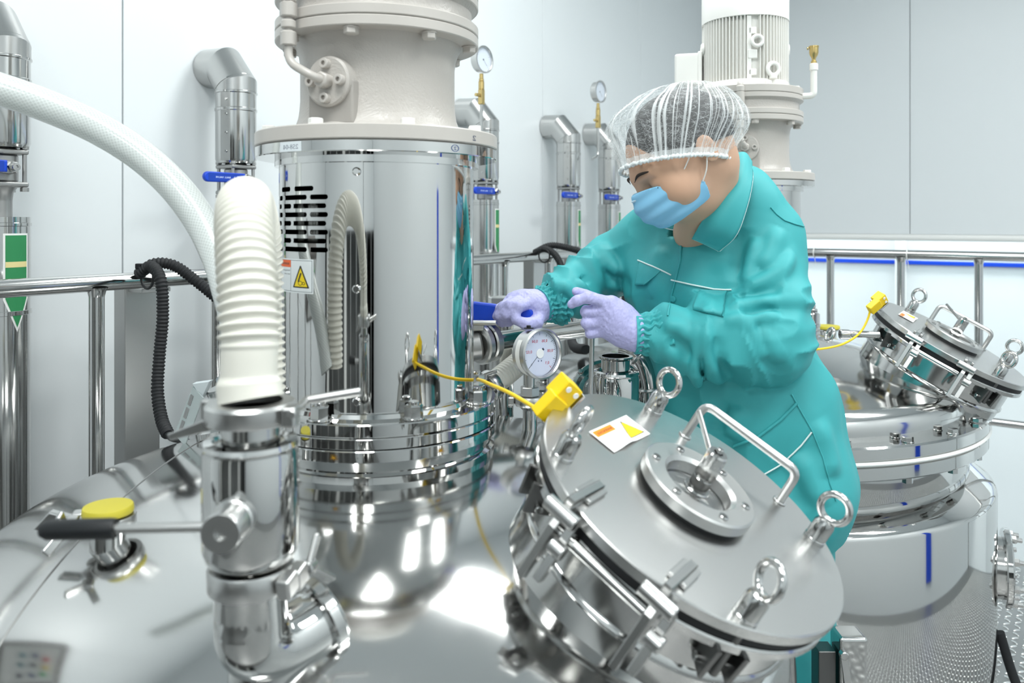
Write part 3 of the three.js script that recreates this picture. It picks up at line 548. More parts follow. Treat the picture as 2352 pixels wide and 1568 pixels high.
function wallPipe(t, label, o = {}) {
  const base = W(t, 0.001, -0.18), g = thing('wall_pipe', label, 'pipe', base, 'clad pipes on the panelled wall'); g.rotation.y = TURN;
  const R = 0.054, yc = o.yc ?? 1.31, wall = -0.117;
  part('lower_cladding', [lathe([[R, 0], [R, yc - 0.02], [R + 0.0015, yc - 0.019], [R + 0.0015, yc - 0.013], [R, yc - 0.012], [R, yc], [0.02, yc + 0.001]], 48), ring(R - 0.001, R + 0.002, yc - 0.21, yc - 0.2, 0.0008, 48)], M.steel, g);
  part('core_pipe', lathe([[0.02, yc], [0.02, 1.47]], 24), M.cast, g);
  part('upper_cladding', lathe([[0.02, 1.458], [R - 0.004, 1.459], [R, 1.47], [R, 1.60], [R + 0.002, 1.602], [R + 0.002, 1.608], [R, 1.61], [R, 1.648], [R + 0.003, 1.65], [R + 0.003, 1.654], [R, 1.656]], 48), M.steel, g);
  const el = mitre([V(0, 1.652, 0), V(0, 1.672, 0), V(0, 1.728, -0.05), V(0, 1.732, wall)], R + 0.001, 40);
  part('elbow_segment', el.slice(0, 2), M.zinc, g); part('elbow_segment', el[2], M.zinc, g);
  part('elbow_bead', mitre([V(0, 1.6705, 0), V(0, 1.6735, -0.0018)], R + 0.0025, 40), M.steel, g);
  part('overlap_strip', [moved(slab([[-0.014, 1.465], [0.014, 1.465], [0.014, 1.65], [-0.014, 1.65]], 0.002, 0.0005), 0, 0, R - 0.0015).rotateY(-1.15)], M.zinc, g);
  for (const y of [1.49, 1.54, 1.59, 1.63]) part('rivet', along(disc(0.004, 0, 0.003, 0.001, 12), V(0, y, R), V(0, y, 1)).rotateY(-1.1), M.steel, g);
  ballValve(g, 1.415, o.lever !== false);
  if (o.sticker !== false) {
    const a = o.sa ?? 0.35, s = (r, ol) => bentShape(ol, r).rotateY(a), y1 = yc - 0.035;
    const st = part('flow_sticker', s(R + 0.0008, [[-0.027, y1], [0.027, y1], [0.027, y1 - 0.14], [0, y1 - 0.21], [-0.027, y1 - 0.14]]), M.white, g, 'white bordered green flow arrow sticker');
    part('sticker_print', s(R + 0.0013, [[-0.023, y1 - 0.004], [0.023, y1 - 0.004], [0.023, y1 - 0.138], [0, y1 - 0.2], [-0.023, y1 - 0.138]]), green, st); part('sticker_band', s(R + 0.0017, [[-0.023, y1 - 0.06], [0.023, y1 - 0.06], [0.023, y1 - 0.072], [-0.023, y1 - 0.072]]), paleYellow, st);
  }
  return g;
}
wallPipe(0.075, 'steel clad wall pipe at the picture edge with big green sticker', { sa: 0.15 });
wallPipe(0.66, 'steel clad wall pipe with blue valve lever behind the white ribbed hose', { yc: 1.3, sticker: false });
wallPipe(1.775, 'steel clad wall pipe standing just behind the steel column housing', { yc: 1.385 });
wallPipe(2.385, 'steel clad wall pipe joined to the wall gauge beside the worker', { yc: 1.39 });
wallPipe(2.76, 'steel clad wall pipe half hidden by the worker', { yc: 1.385 });
// gauges standing off the wall pipes
function gaugeFace(draw) { return new THREE.MeshPhysicalMaterial({ roughness: 0.5, map: canvasTex(512, 512, draw) }); }
const dialPlain = gaugeFace((g) => { g.fillStyle = '#dbe3ee'; g.fillRect(0, 0, 512, 512); g.strokeStyle = '#3a4048'; g.lineWidth = 5; for (let i = 0; i <= 20; i++) { const a = Math.PI * (0.75 + 1.5 * i / 20), c = Math.cos(a), s = Math.sin(a), r = i % 5 ? 205 : 190; g.beginPath(); g.moveTo(256 + c * r, 256 + s * r); g.lineTo(256 + c * 222, 256 + s * 222); g.stroke(); } g.lineWidth = 8; g.beginPath(); g.moveTo(256, 256); g.lineTo(130, 380); g.stroke(); g.fillStyle = '#3a4048'; g.beginPath(); g.arc(256, 256, 20, 0, 7); g.fill(); });
function gauge(g, R, face, depth) { // dial facing +z, centre at the origin
  part('case', along(lathe([[0, 0], [R * 0.86, 0], [R * 0.9, depth * 0.08], [R * 0.9, depth * 0.86], [R, depth * 0.87], [R, depth], [R * 0.9, depth * 1.03], [R * 0.86, depth * 0.96], [R * 0.86, depth * 0.8]], 64), V(0, 0, -depth), V(0, 0, 1)), M.satin, g);
  part('dial', new THREE.CircleGeometry(R * 0.87, 64).translate(0, 0, -depth * 0.2), face, g, 'white gauge dial');
  part('window', new THREE.CircleGeometry(R * 0.87, 64).translate(0, 0, -depth * 0.04), M.glass, g);
}
function wallGauge(t, s, y, label) {
  const c = W(t, y, s), g = thing('wall_gauge', label, 'gauge', c, 'pressure gauges on the wall pipes'); g.rotation.y = TURN;
  gauge(g, 0.05, dialPlain, 0.032);
  part('gauge_cock', [rod(V(0, -0.075, -0.016), V(0, -0.05, -0.016), 0.008, 6), rod(V(0, -0.078, -0.016), V(0, -0.068, -0.016), 0.010, 6)], M.brass, g);
  part('needle_valve', [box(0.02, 0.055, 0.018, 0.003, 0, -0.135, -0.016), rod(V(0, -0.108, -0.016), V(0, -0.078, -0.016), 0.0115, 6), rod(V(-0.034, -0.13, -0.016), V(-0.01, -0.13, -0.016), 0.006, 12)], M.brass, g);
  part('siphon', bent([V(0, -0.16, -0.016), V(0, -0.29, -0.016), V(-0.05, -0.305, -0.016)], 0.0065, 0.025), M.steel, g);
}
wallGauge(2.47, -0.06, 1.885, 'round steel wall gauge on a brass cock beside the worker');
wallGauge(1.62, -0.06, 1.89, 'round steel wall gauge half hidden behind the cream column');

// ---------------------------------------------------------------- black corrugated conduits tied to the rail
function conduit(label, paths, tie) {
  const g = thing('cable_conduit', label, 'conduit', tie);
  paths.forEach((pts, i) => { const p = pts.map(q => q.clone().sub(tie)), L = new THREE.CatmullRomCurve3(p).getLength(), n = Math.round(L / 0.0016); part('ribbed_sleeve', sweep(p, (u, l) => 0.0118 + 0.0012 * Math.sign(Math.sin(l * Math.PI * 2 / 0.0075)) * Math.pow(Math.abs(Math.sin(l * Math.PI * 2 / 0.0075)), 0.5), n, 14), M.rubber, g); });
  part('cable_tie', [torus(0.024, 0.003, 8, 28).rotateY(TURN + 1.57).translate(0, -0.012, 0), box(0.012, 0.012, 0.012, 0.002, -0.018, 0.012, 0)], M.black, g);
  return g;
}
const tieA = P(338, 624, 1.735);
const cA = conduit('black ribbed cable sleeve drooping over the handrail behind the hose', [[P(318, 630, 1.74), P(345, 612, 1.73), P(368, 640, 1.70), P(374, 720, 1.69), P(366, 820, 1.68), P(362, 900, 1.66), P(372, 965, 1.63), P(386, 998, 1.6)], [P(322, 628, 1.78), P(352, 606, 1.78), P(395, 608, 1.79), P(450, 645, 1.79), P(505, 690, 1.79), P(570, 745, 1.79), P(620, 830, 1.79)]], tieA);
part('bare_cable', sweep([P(384, 994, 1.6), P(392, 1004, 1.59), P(425, 1013, 1.55), P(452, 1026, 1.52), P(456, 1050, 1.5), P(440, 1062, 1.48)].map(p => p.sub(tieA)), 0.0065, 40, 10), M.black, cA);
const tieB = P(1250, 580, 3.0);
conduit('black ribbed cable sleeve looped over the handrail behind the worker', [[P(1228, 580, 3.05), P(1250, 571, 3.02), P(1275, 585, 2.98), P(1292, 620, 2.94), P(1300, 680, 2.85), P(1310, 760, 2.5), P(1322, 798, 2.1), P(1345, 802, 1.95)], [P(1232, 578, 3.06), P(1262, 564, 3.04), P(1300, 568, 3.02), P(1360, 590, 2.98), P(1420, 640, 2.9), P(1450, 760, 2.8)]], tieB);
// ---------------------------------------------------------------- sanitary ball valves
function sanitaryValve(label, pos, opt) { // upright body, y = 0 at its bottom rim
  const g = thing('sanitary_valve', label, 'valve', pos), R = 0.0453;
  part('valve_body', lathe([[0.03, -0.002], [0.036, 0], [0.042, 0.006], [R, 0.016], [R, 0.106], [0.0445, 0.109], [0.0445, 0.112], [R, 0.1135], [R - 0.001, 0.118], [0.036, 0.1195], [0.0345, 0.116], [0.028, 0.116]], 72), M.mirror, g);
  part('upper_neck', lathe([[0.0275, 0.115], [0.0275, 0.14], [0.033, 0.144], [0.033, 0.147], [0.0265, 0.147], [0.0265, 0.118]], 48), M.steel, g);
  const az = opt.stem, d = V(Math.sin(az), 0, Math.cos(az)), at = (l, y) => V(d.x * l, y, d.z * l);
  part('stem_barrel', [along(lathe([[0, 0], [0.018, 0], [0.018, 0.041], [0.0168, 0.043], [0.006, 0.043], [0.006, 0.038], [0, 0.038]], 40), at(0.040, 0.058), at(1, 0.058)), rod(at(0.035, 0.058), at(0.055, 0.058), 0.0195, 40, 0.002)], M.satin, g);
  const a = at(0.064, 0.058).add(opt.lever.clone().multiplyScalar(0.012)), b = a.clone().addScaledVector(opt.lever, opt.rod), c = b.clone().addScaledVector(opt.lever, 0.062);
  const h = part('lever', rod(a, b.clone().addScaledVector(opt.lever, 0.01), 0.0046, 18, 0.001), M.satin, g);
  part('lever_grip', along(lathe([[0, 0], [0.0086, 0.0], [0.0092, 0.004], [0.0088, 0.06], [0.006, 0.066], [0, 0.067]], 24), b, c), M.black, h, 'black plastic lever grip');
  return g;
}
function wingClamp(g, y, R, az, h = 0.018) { // two-piece clamp with a wing nut
  const c = part('clamp', lathe([[R - 0.006, y - h / 2], [R - 0.001, y - h / 2], [R, y - h / 2 + 0.002], [R, y + h / 2 - 0.002], [R - 0.001, y + h / 2], [R - 0.006, y + h / 2]], 48), M.satin, g);
  const d = V(Math.sin(az), 0, Math.cos(az)), e = V(d.z, 0, -d.x), q = (l, k, yy) => d.clone().multiplyScalar(l).addScaledVector(e, k).setY(y + yy);
  part('clamp_ear', [along(box(0.02, 0.014, h, 0.003, 0, 0.007, 0), q(R - 0.002, 0.008, 0), q(1, 0.008, 0)), along(box(0.02, 0.014, h, 0.003, 0, 0.007, 0), q(R - 0.002, -0.012, 0), q(1, -0.012, 0))], M.satin, c);
  part('clamp_screw', rod(q(R + 0.007, -0.022, 0), q(R + 0.007, 0.03, 0), 0.004, 14), M.steel, c);
  const w = q(R + 0.007, 0.026, 0);
  part('wing_nut', [rod(q(R + 0.007, 0.02, 0), q(R + 0.007, 0.034, 0), 0.008, 18), along(box(0.006, 0.03, 0.012, 0.0025, 0, 0.018, 0), w, w.clone().add(V(e.x, 1.3, e.z))), along(box(0.006, 0.03, 0.012, 0.0025, 0, 0.018, 0), w, w.clone().add(V(e.x + d.x * 0.7, -0.9, e.z + d.z * 0.7)))], M.zinc, c);
  return c;
}
const v1p = V(-0.2535, 0.971, -0.782);
const v1 = sanitaryValve('polished sanitary valve with black lever grip under the thick white hose', v1p, { stem: 0.0, lever: V(-1, -0.02, 0.0), rod: 0.088 });
wingClamp(v1, -0.013, 0.0405, 1.35, 0.022);
part('outlet_pipe', lathe([[0.0345, -0.064], [0.0345, -0.006], [0.037, -0.002]], 48), M.mirror, v1);
part('outlet_elbow', sweep([V(0, -0.046, 0), V(0, -0.06, 0), V(0.002, -0.077, -0.003), V(0.017, -0.09, -0.02), V(0.04, -0.088, -0.043), V(0.062, -0.078, -0.064)], (u) => 0.0345, 40, 36, { tension: 0.5 }), M.mirror, v1);
part('weld_collar', moved(ring(0.02, 0.0425, -0.01, 0.004, 0.002, 36), 0, 0, 0).applyQuaternion(new THREE.Quaternion().setFromUnitVectors(V(0, 1, 0), V(0.6, 0.25, -0.6).normalize())).translate(0.056, -0.080, -0.058), M.steel, v1);
// inlet clamp and the thick white ribbed hose
const hoseW = new THREE.MeshPhysicalMaterial({ color: 0xe2e0d6, roughness: 0.36 });
const hc = thing('hose_clamp', 'pale steel clamp ring holding the thick white hose on the valve', 'clamp', V(v1p.x, v1p.y + 0.1455, v1p.z));
part('clamp_ring', lathe([[0.03, -0.009], [0.0425, -0.009], [0.0435, -0.007], [0.0435, 0.007], [0.0405, 0.010], [0.03, 0.0105]], 56), M.satin, hc);
part('clamp_ear', [box(0.014, 0.02, 0.02, 0.003, 0.044, 0, 0.02), box(0.014, 0.02, 0.012, 0.003, -0.045, 0, -0.01)], M.zinc, hc);
part('clamp_screw', [rod(V(0.048, 0.004, 0.032), V(0.046, 0.004, -0.03), 0.004, 14), rod(V(0.046, 0.004, -0.03), V(0.1, 0.012, -0.035), 0.0045, 14)], M.zinc, hc);
part('clamp_wing', slab([[0, -0.006], [0.05, -0.018], [0.052, -0.012], [0.006, 0.006]], 0.005, 0.001).rotateY(Math.PI).translate(-0.025, -0.008, 0.01), M.zinc, hc);
const hoseBase = V(v1p.x, v1p.y + 0.1565, v1p.z);
function ribbedHose(name, label, mat, base, pts, R, pitch, amp, cuff, seg = 40) {
  const g = thing(name, label, 'hose', base), p = pts.map(q => q.clone().sub(base)), cv = new THREE.CatmullRomCurve3(p, false, 'centripetal'), L = cv.getLength();
  const n = Math.round(L / pitch * 9);
  part('ribbed_tube', sweep(p, (u, l) => { const k = smooth(cuff, cuff + pitch * 2, l); const s = Math.sin(l * Math.PI * 2 / pitch); return R - amp * 0.4 + k * amp * (s > 0 ? Math.pow(s, 0.6) : -0.25 * Math.abs(s)) + (l < cuff * 0.55 ? 0.0035 * smooth(cuff * 0.55, cuff * 0.35, l) : 0); }, n, seg, { curve: cv }), mat, g);
  return g;
}
ribbedHose('ribbed_hose', 'thick white ribbed suction hose arching up from the valve', hoseW, hoseBase,
  [hoseBase, P(572, 880, .785), P(573, 780, .79), P(571, 690, .80), P(567, 610, .815), P(562, 540, .84), P(560, 490, .875), P(562, 468, .92), P(568, 466, .97), P(578, 486, 1.01), P(590, 540, 1.04), P(596, 620, 1.055), P(599, 720, 1.06), P(601, 830, 1.06), P(602, 905, 1.06)], 0.0285, 0.0098, 0.0034, 0.044);
// clear braided hose sweeping in from the left
const braid = dataTex(256, (x, y) => { const a = ((x + y) % 32) / 32, b = ((x - y + 256) % 32) / 32, k = Math.max(Math.exp(-Math.pow((a - 0.5) / 0.11, 2)), Math.exp(-Math.pow((b - 0.5) / 0.11, 2))); const v = 222 + 30 * k; return [v - 5, v, v - 2]; }, 1, true);
braid.repeat.set(20, 50);
const clearHose = new THREE.MeshPhysicalMaterial({ color: 0xffffff, map: braid, roughness: 0.22, transmission: 0.22, thickness: 0, clearcoat: 0.4 });
{
  const a = P(-140, 165, 1.12), g = thing('braided_hose', 'translucent braided hose sweeping across the white wall', 'hose', a);
  part('hose_tube', sweep([P(-140, 165, 1.12), P(0, 205, 1.14), P(120, 248, 1.16), P(230, 298, 1.18), P(330, 362, 1.19), P(410, 438, 1.19), P(465, 515, 1.18), P(502, 590, 1.16), P(530, 680, 1.13), P(560, 790, 1.1), P(600, 900, 1.09)].map(p => p.sub(a)), 0.0235, 120, 28), clearHose, g);
}
// capped inlet with the yellow cap on the near dome
function cappedPort(label, pos, R, h, lever) {
  const g = thing('capped_port', label, 'port', pos, 'ports closed by yellow caps');
  part('stub', lathe([[R * 0.72, -0.02], [R * 0.72, h - 0.012], [R * 0.95, h - 0.008], [R * 0.95, h - 0.004]], 40), M.steel, g);
  part('cap', lathe([[0, h - 0.002], [R, h - 0.002], [R * 1.02, h], [R, h + 0.006], [R * 0.97, h + 0.0075], [0, h + 0.008]], 48), M.mustard, g, 'dull yellow plastic cap');
  if (lever) { wingClamp(g, h - 0.011, R * 1.12, -1.4, 0.014); part('clamp_lever', slab([[0, 0], [-0.04, 0.01], [-0.06, -0.012], [-0.05, -0.014], [-0.034, 0], [0, -0.01]], 0.012, 0.002).translate(-R, h - 0.008, -0.004), M.zinc, g); }
  return g;
}
cappedPort('yellow capped inlet on the tank dome beside the black lever grip', V(-0.5016, 0.905, -1.0), 0.0292, 0.036, true);
cappedPort('yellow capped inlet on the dome behind the worker', V(0.677 + 0.355, 0.905, -2.342 - 0.29), 0.037, 0.05, false);
// valve by the worker's hands
const v2 = sanitaryValve('polished sanitary valve with upright lever held by the worker', V(0.2, 0.895, -1.555), { stem: -0.95, lever: V(0.02, 1, 0.02), rod: 0.13 });
part('outlet_pipe', lathe([[0.0345, -0.03], [0.0345, 0.0]], 40), M.mirror, v2);
// ---------------------------------------------------------------- pressure gauge on the dome
const dialMain = gaugeFace((g) => {
  g.fillStyle = '#d3d9ea'; g.fillRect(0, 0, 512, 512); g.lineCap = 'butt';
  const A = f => Math.PI * (0.25 - 1.5 * f);          // 0 sits lower right of the unmirrored dial
  for (let i = 0; i <= 50; i++) { const a = A(i / 50), c = Math.cos(a), s = Math.sin(a), r = i % 5 ? 226 : 208; g.strokeStyle = i === 50 ? '#b02a30' : '#3c4660'; g.lineWidth = i % 5 ? 3 : 6; g.beginPath(); g.moveTo(256 + c * r, 256 + s * r); g.lineTo(256 + c * 244, 256 + s * 244); g.stroke(); }
  g.fillStyle = '#b2434f'; g.font = 'bold 44px sans-serif'; g.textAlign = 'center'; g.textBaseline = 'middle';
  [['0,02', 0.2], ['0,04', 0.4], ['0,06', 0.6], ['0,08', 0.8], ['0,1', 1.0]].forEach(([t, f]) => { const a = A(f); g.fillText(t, 256 + Math.cos(a) * 158, 256 + Math.sin(a) * 158); });
  g.fillStyle = '#3c4660'; g.font = '34px sans-serif'; g.fillText('0', 256 + Math.cos(A(0)) * 170, 256 + Math.sin(A(0)) * 170); g.fillStyle = '#5b6580'; for (const x of [232, 276]) { g.beginPath(); g.arc(x, 340, 9, 0, 7); g.fill(); }
  g.strokeStyle = '#20242c'; g.lineWidth = 7; g.beginPath(); g.moveTo(256 - 40, 256 - 40); g.lineTo(256 + 158, 256 + 158); g.stroke(); g.lineWidth = 30; g.beginPath(); g.moveTo(256 - 60, 256 - 52); g.lineTo(256 - 30, 256 - 28); g.stroke();
});
{
  const c = P(1243, 812, 1.445), g = thing('pressure_gauge', 'large round pressure gauge with red numbers in front of the lever valve', 'gauge', c);
  const turn = new THREE.Group(); const R = 0.0458, spin = new THREE.Euler(-0.06, 0.66, 0);
  const rot = geo => geo.applyMatrix4(new THREE.Matrix4().makeRotationFromEuler(spin));
  part('case', rot(along(lathe([[0, 0], [R * 0.8, 0], [R * 0.9, 0.004], [R * 0.92, 0.032], [R, 0.033], [R, 0.041], [R * 0.93, 0.0425], [R * 0.88, 0.040], [R * 0.87, 0.034]], 72), V(0, 0, -0.036), V(0, 0, 1))), M.satin, g);
  part('dial', rot(new THREE.CircleGeometry(R * 0.88, 64).translate(0, 0, -0.004)), dialMain, g, 'white dial with red numbers');
  part('hub', rot(along(disc(0.0085, 0, 0.002, 0.0005, 28), V(0, 0, -0.0038), V(0, 0, 1))), M.white, g);
  part('window', rot(new THREE.CircleGeometry(R * 0.88, 64).translate(0, 0, 0.003)), M.glass, g);
  part('paper_label', rot(curvedPatch(R * 0.925, -2.2, -0.35, -0.022, -0.010, 20).rotateX(Math.PI / 2).rotateZ(0)), M.white, g);
  part('vent_plug', [rod(V(-0.022, 0.043, -0.015), V(-0.022, 0.049, -0.015), 0.004, 12), rod(V(-0.022, 0.043, -0.015), V(-0.022, 0.0445, -0.015), 0.009, 16)], M.black, g);
  const x = -0.02, z = -0.016;
  part('shank', [rod(V(x, -0.068, z), V(x, -0.03, z), 0.009, 20), moved(prism(6, 0.0175, -0.078, -0.062, 0.2), x, 0, z)], M.satin, g);
  const cl = part('clamp', moved(lathe([[0.01, -0.096], [0.026, -0.096], [0.028, -0.092], [0.028, -0.084], [0.026, -0.079], [0.01, -0.079]], 36), x, 0, z), M.satin, g);
  part('clamp_ear', [box(0.012, 0.016, 0.016, 0.003, x - 0.034, -0.088, z), box(0.012, 0.016, 0.016, 0.003, x + 0.034, -0.088, z)], M.satin, cl); part('clamp_screw', rod(V(x - 0.036, -0.1, z), V(x - 0.036, -0.076, z), 0.004, 12), M.steel, cl);
  part('riser', moved(lathe([[0.013, -0.15], [0.013, -0.104], [0.02, -0.098]], 28), x, 0, z), M.steel, g);
}
// ---------------------------------------------------------------- blue lever valve and its pipe run
{
  const c = P(1100, 792, 1.56), g = thing('lever_valve', 'cast valve with long blue lever held by the worker', 'valve', c), q = (x, y, d) => P(x, y, d).sub(c);
  part('valve_body', [rod(q(1052, 800, 1.55), q(1104, 791, 1.56), 0.03, 36, 0.004), rod(q(1090, 790, 1.56), q(1086, 735, 1.565), 0.014, 20)], M.cast, g);
  part('clamp', [rod(q(1098, 792, 1.556), q(1112, 789, 1.566), 0.039, 40, 0.003), rod(q(1116, 788, 1.566), q(1132, 785, 1.578), 0.037, 40, 0.003)], M.satin, g);
  part('clamp_lug', [box(0.03, 0.02, 0.014, 0.003, -0.004, 0.04, 0.016), rod(V(-0.01, 0.046, 0.026), V(0.034, 0.046, 0.026), 0.005, 14)], M.satin, g);
  part('pipe_run', sweep([q(1128, 786, 1.575), q(1200, 774, 1.65), q(1280, 763, 1.76), q(1400, 748, 1.95)], 0.0195, 40, 30), M.steel, g);
  const a = q(1070, 716, 1.572), b = q(1226, 720, 1.556), L = a.distanceTo(b), out = [[0, -0.024], [L * 0.45, -0.021], [L * 0.58, -0.0135], [L - 0.012, -0.0125]]; for (let i = 1; i < 8; i++) { const t = -Math.PI / 2 + i / 8 * Math.PI; out.push([L - 0.012 + 0.012 * Math.cos(t), 0.0125 * Math.sin(t)]); } out.push([L - 0.012, 0.0125], [L * 0.55, 0.0135], [L * 0.42, 0.017], [0, 0.022]);
  const dir = b.clone().sub(a).normalize(), lev = slab(out, 0.016, 0.004).translate(0, 0, -0.008).applyMatrix4(new THREE.Matrix4().makeBasis(dir, V(0, 1, 0).addScaledVector(dir, -dir.y).normalize(), dir.clone().cross(V(0, 1, 0)).normalize()).setPosition(a));
  part('lever', lev, M.blue, g, 'long blue lever');
}
{ // plugged port behind the worker's fist
  const p = P(1152, 700, 1.75), g = thing('plugged_port', 'upright steel port closed by a wide hexagon plug', 'port', V(p.x, domeY(0.49) - 0.015, p.z)), h = p.y - g.position.y;
  part('stub', disc(0.026, 0, h - 0.004, 0.002, 32), M.steel, g); part('collar', disc(0.037, h - 0.014, h, 0.003, 36), M.satin, g); part('hex_plug', prism(6, 0.03, h, h + 0.018, 0.25, 0.002), M.satin, g);
}
// ---------------------------------------------------------------- fittings behind the upright lever
{
  const c = V(0.195, 0.955, -1.66), g = thing('sight_port', 'tilted round sight port with wide steel rim behind the lever valve', 'port', c); g.rotation.set(0.75, -0.35, 0, 'YXZ');
  part('rim', lathe([[0.05, -0.012], [0.078, -0.012], [0.08, -0.009], [0.08, 0.0], [0.074, 0.006], [0.066, 0.006], [0.06, 0.0], [0.05, 0.0]], 56), M.steel, g); part('glass_disc', disc(0.058, -0.006, 0.0, 0.0005, 40), M.glass, g); part('well', lathe([[0, -0.02], [0.052, -0.02], [0.052, -0.004]], 40), M.satin, g); part('neck', lathe([[0.056, -0.11], [0.056, -0.01]], 40), M.steel, g);
  for (let i = 0; i < 6; i++) part('rim_bolt', moved(hexBolt(0.006, 0.006, i), 0.07 * Math.sin(i * 1.047), 0.005, 0.07 * Math.cos(i * 1.047)), M.steel, g);
}
{
  const c = P(1492, 935, 1.62), g = thing('elbow_pipe', 'small bent steel pipe beside the open sanitary valve', 'pipe', c), q = (x, y, d) => P(x, y, d).sub(c);
  part('pipe', sweep([q(1432, 800, 1.66), q(1455, 808, 1.64), q(1478, 832, 1.625), q(1490, 868, 1.62), q(1494, 905, 1.62), q(1496, 950, 1.615)], 0.0165, 50, 26), M.steel, g);
  part('union_ring', [rod(q(1466, 818, 1.633), q(1472, 825, 1.63), 0.0215, 28), rod(q(1493, 890, 1.62), q(1494, 897, 1.62), 0.0235, 28)], M.satin, g); part('thread_stub', rod(q(1434, 788, 1.66), q(1434, 806, 1.66), 0.008, 20), M.cast, g);
}
{ // second white hose, half hidden behind the gauge
  const c = P(1128, 884, 1.62); ribbedHose('ribbed_hose', 'short pale ribbed hose sloping up behind the pressure gauge', hoseW, c, [c, P(1152, 866, 1.64), P(1190, 835, 1.68), P(1232, 800, 1.74), P(1262, 772, 1.8), P(1290, 740, 1.9)], 0.0235, 0.0075, 0.0016, 0.012, 28);
  const g = thing('hose_clamp', 'bright clamp closing the lower end of the short pale hose', 'clamp', c); const d = P(1152, 866, 1.64).sub(c).normalize();
  part('clamp_ring', along(lathe([[0.02, -0.012], [0.03, -0.012], [0.032, -0.008], [0.032, 0.004], [0.03, 0.008], [0.02, 0.008]], 36), V(0, 0, 0), d), M.zinc, g); part('clamp_ear', [box(0.016, 0.014, 0.012, 0.003, -0.014, 0.022, 0.026), rod(V(-0.03, 0.02, 0.028), V(0.012, 0.034, 0.028), 0.004, 12)], M.zinc, g);
  part('pipe_tail', along(disc(0.02, -0.06, -0.008, 0.002, 28), V(0, 0, 0), d), M.steel, g);
}
// ---------------------------------------------------------------- yellow safety switches on the manhole lids
function safetySwitch(label, up, low, cable, s, steel) {
  const g = thing('safety_switch', label, 'switch', low, 'yellow safety switches on the manhole lids'), e = up.clone().sub(low), ang = Math.atan2(e.y, e.x);
  const m = new THREE.Matrix4().makeRotationFromEuler(new THREE.Euler(0.35, 0.35, ang - Math.PI / 2));
  const u = up.clone().sub(low);
  part('actuator_block', [box(0.029 * s, 0.03 * s, 0.028 * s, 0.002).applyMatrix4(m).translate(u.x, u.y, u.z)], M.yellow, g);
  part('sensor_block', box(0.026 * s, 0.036 * s, 0.02 * s, 0.002).applyMatrix4(m), M.yellow, g);
  for (const k of [-1, 1]) part('screw_recess', along(disc(0.004 * s, 0, 0.0015, 0.0004, 14), V(0, 0, 0), V(0, 0, 1)).translate(k * 0.0075 * s, 0.006 * s, 0.0146 * s).applyMatrix4(m).translate(u.x, u.y, u.z), M.white, g);
  part('bracket', [box(0.03 * s, 0.004 * s, 0.03 * s, 0.001, 0.012 * s, -0.017 * s, -0.002).applyMatrix4(m).translate(u.x, u.y, u.z), box(0.004 * s, 0.03 * s, 0.028 * s, 0.001, 0.02 * s, -0.002 * s, 0).applyMatrix4(m).translate(u.x, u.y, u.z)], M.zinc, g);
  const pts = cable.map(p => p.clone().sub(low)); part('cable', sweep(pts, 0.0028 * Math.sqrt(s), 60, 10), M.yellow, g, 'yellow cable'); part('cable_gland', rod(pts[0], pts[0].clone().lerp(pts[1], 0.12), 0.0045 * s, 14), M.black, g);
}
safetySwitch('yellow safety switch on the big lid with cable running to the column', P(1296, 896, 1.035), P(1262, 934, 1.02), [P(1252, 950, 1.02), P(1215, 928, 1.06), P(1170, 902, 1.12), P(1130, 884, 1.2), P(1100, 872, 1.34), P(1085, 880, 1.5), P(1080, 930, 1.55)], 1, true);
safetySwitch('yellow safety switch on the far lid with cable curving down behind the worker', P(2020, 687, 2.02), P(2008, 703, 2.0), [P(2001, 700, 2.0), P(1994, 730, 2.0), P(1975, 764, 1.99), P(1940, 788, 1.97), P(1900, 799, 1.95), P(1850, 803, 1.93), P(1800, 800, 1.92)], 0.9, true);
// ---------------------------------------------------------------- sight lamp at the back of the near dome
{
  const c = P(462, 945, 1.45), g = thing('sight_lamp', 'small tilted sight lamp with slotted grey plate behind the hose valve', 'lamp', c), q = (x, y, d) => P(x, y, d).sub(c);
  const m = new THREE.Matrix4().makeRotationFromEuler(new THREE.Euler(0, -0.45, -0.42));
  part('plate', slab([[-0.017, -0.05], [0.014, -0.056], [0.018, 0.044], [-0.012, 0.05]], 0.003, 0.0006).applyMatrix4(m).translate(-0.012, 0.0, 0.02), std(0xb9c4c4, 0.5), g, 'pale grey plate');
  for (const k of [-1, 0, 1]) part('slot', box(0.007, 0.02, 0.002, 0.0005, -0.006, k * 0.026, 0.0035).applyMatrix4(m).translate(-0.012, 0.0, 0.02), M.cast, g);
  part('lamp_hood', slab([[0, 0], [0.03, 0.004], [0.016, -0.026]], 0.02, 0.001).translate(-0.004, 0.056, 0.01), std(0xd3dcdf, 0.45), g);
  part('lamp_barrel', [rod(V(0.055, -0.02, -0.01), V(0.034, 0.045, 0.0), 0.026, 36, 0.003), rod(V(0.04, -0.075, 0.0), V(0.03, -0.025, 0.0), 0.04, 36, 0.004)], M.steel, g);
  part('cable_gland', rod(V(0.035, 0.05, 0), V(0.06, 0.08, 0), 0.012, 16), std(0x7f8c92, 0.5), g);
}
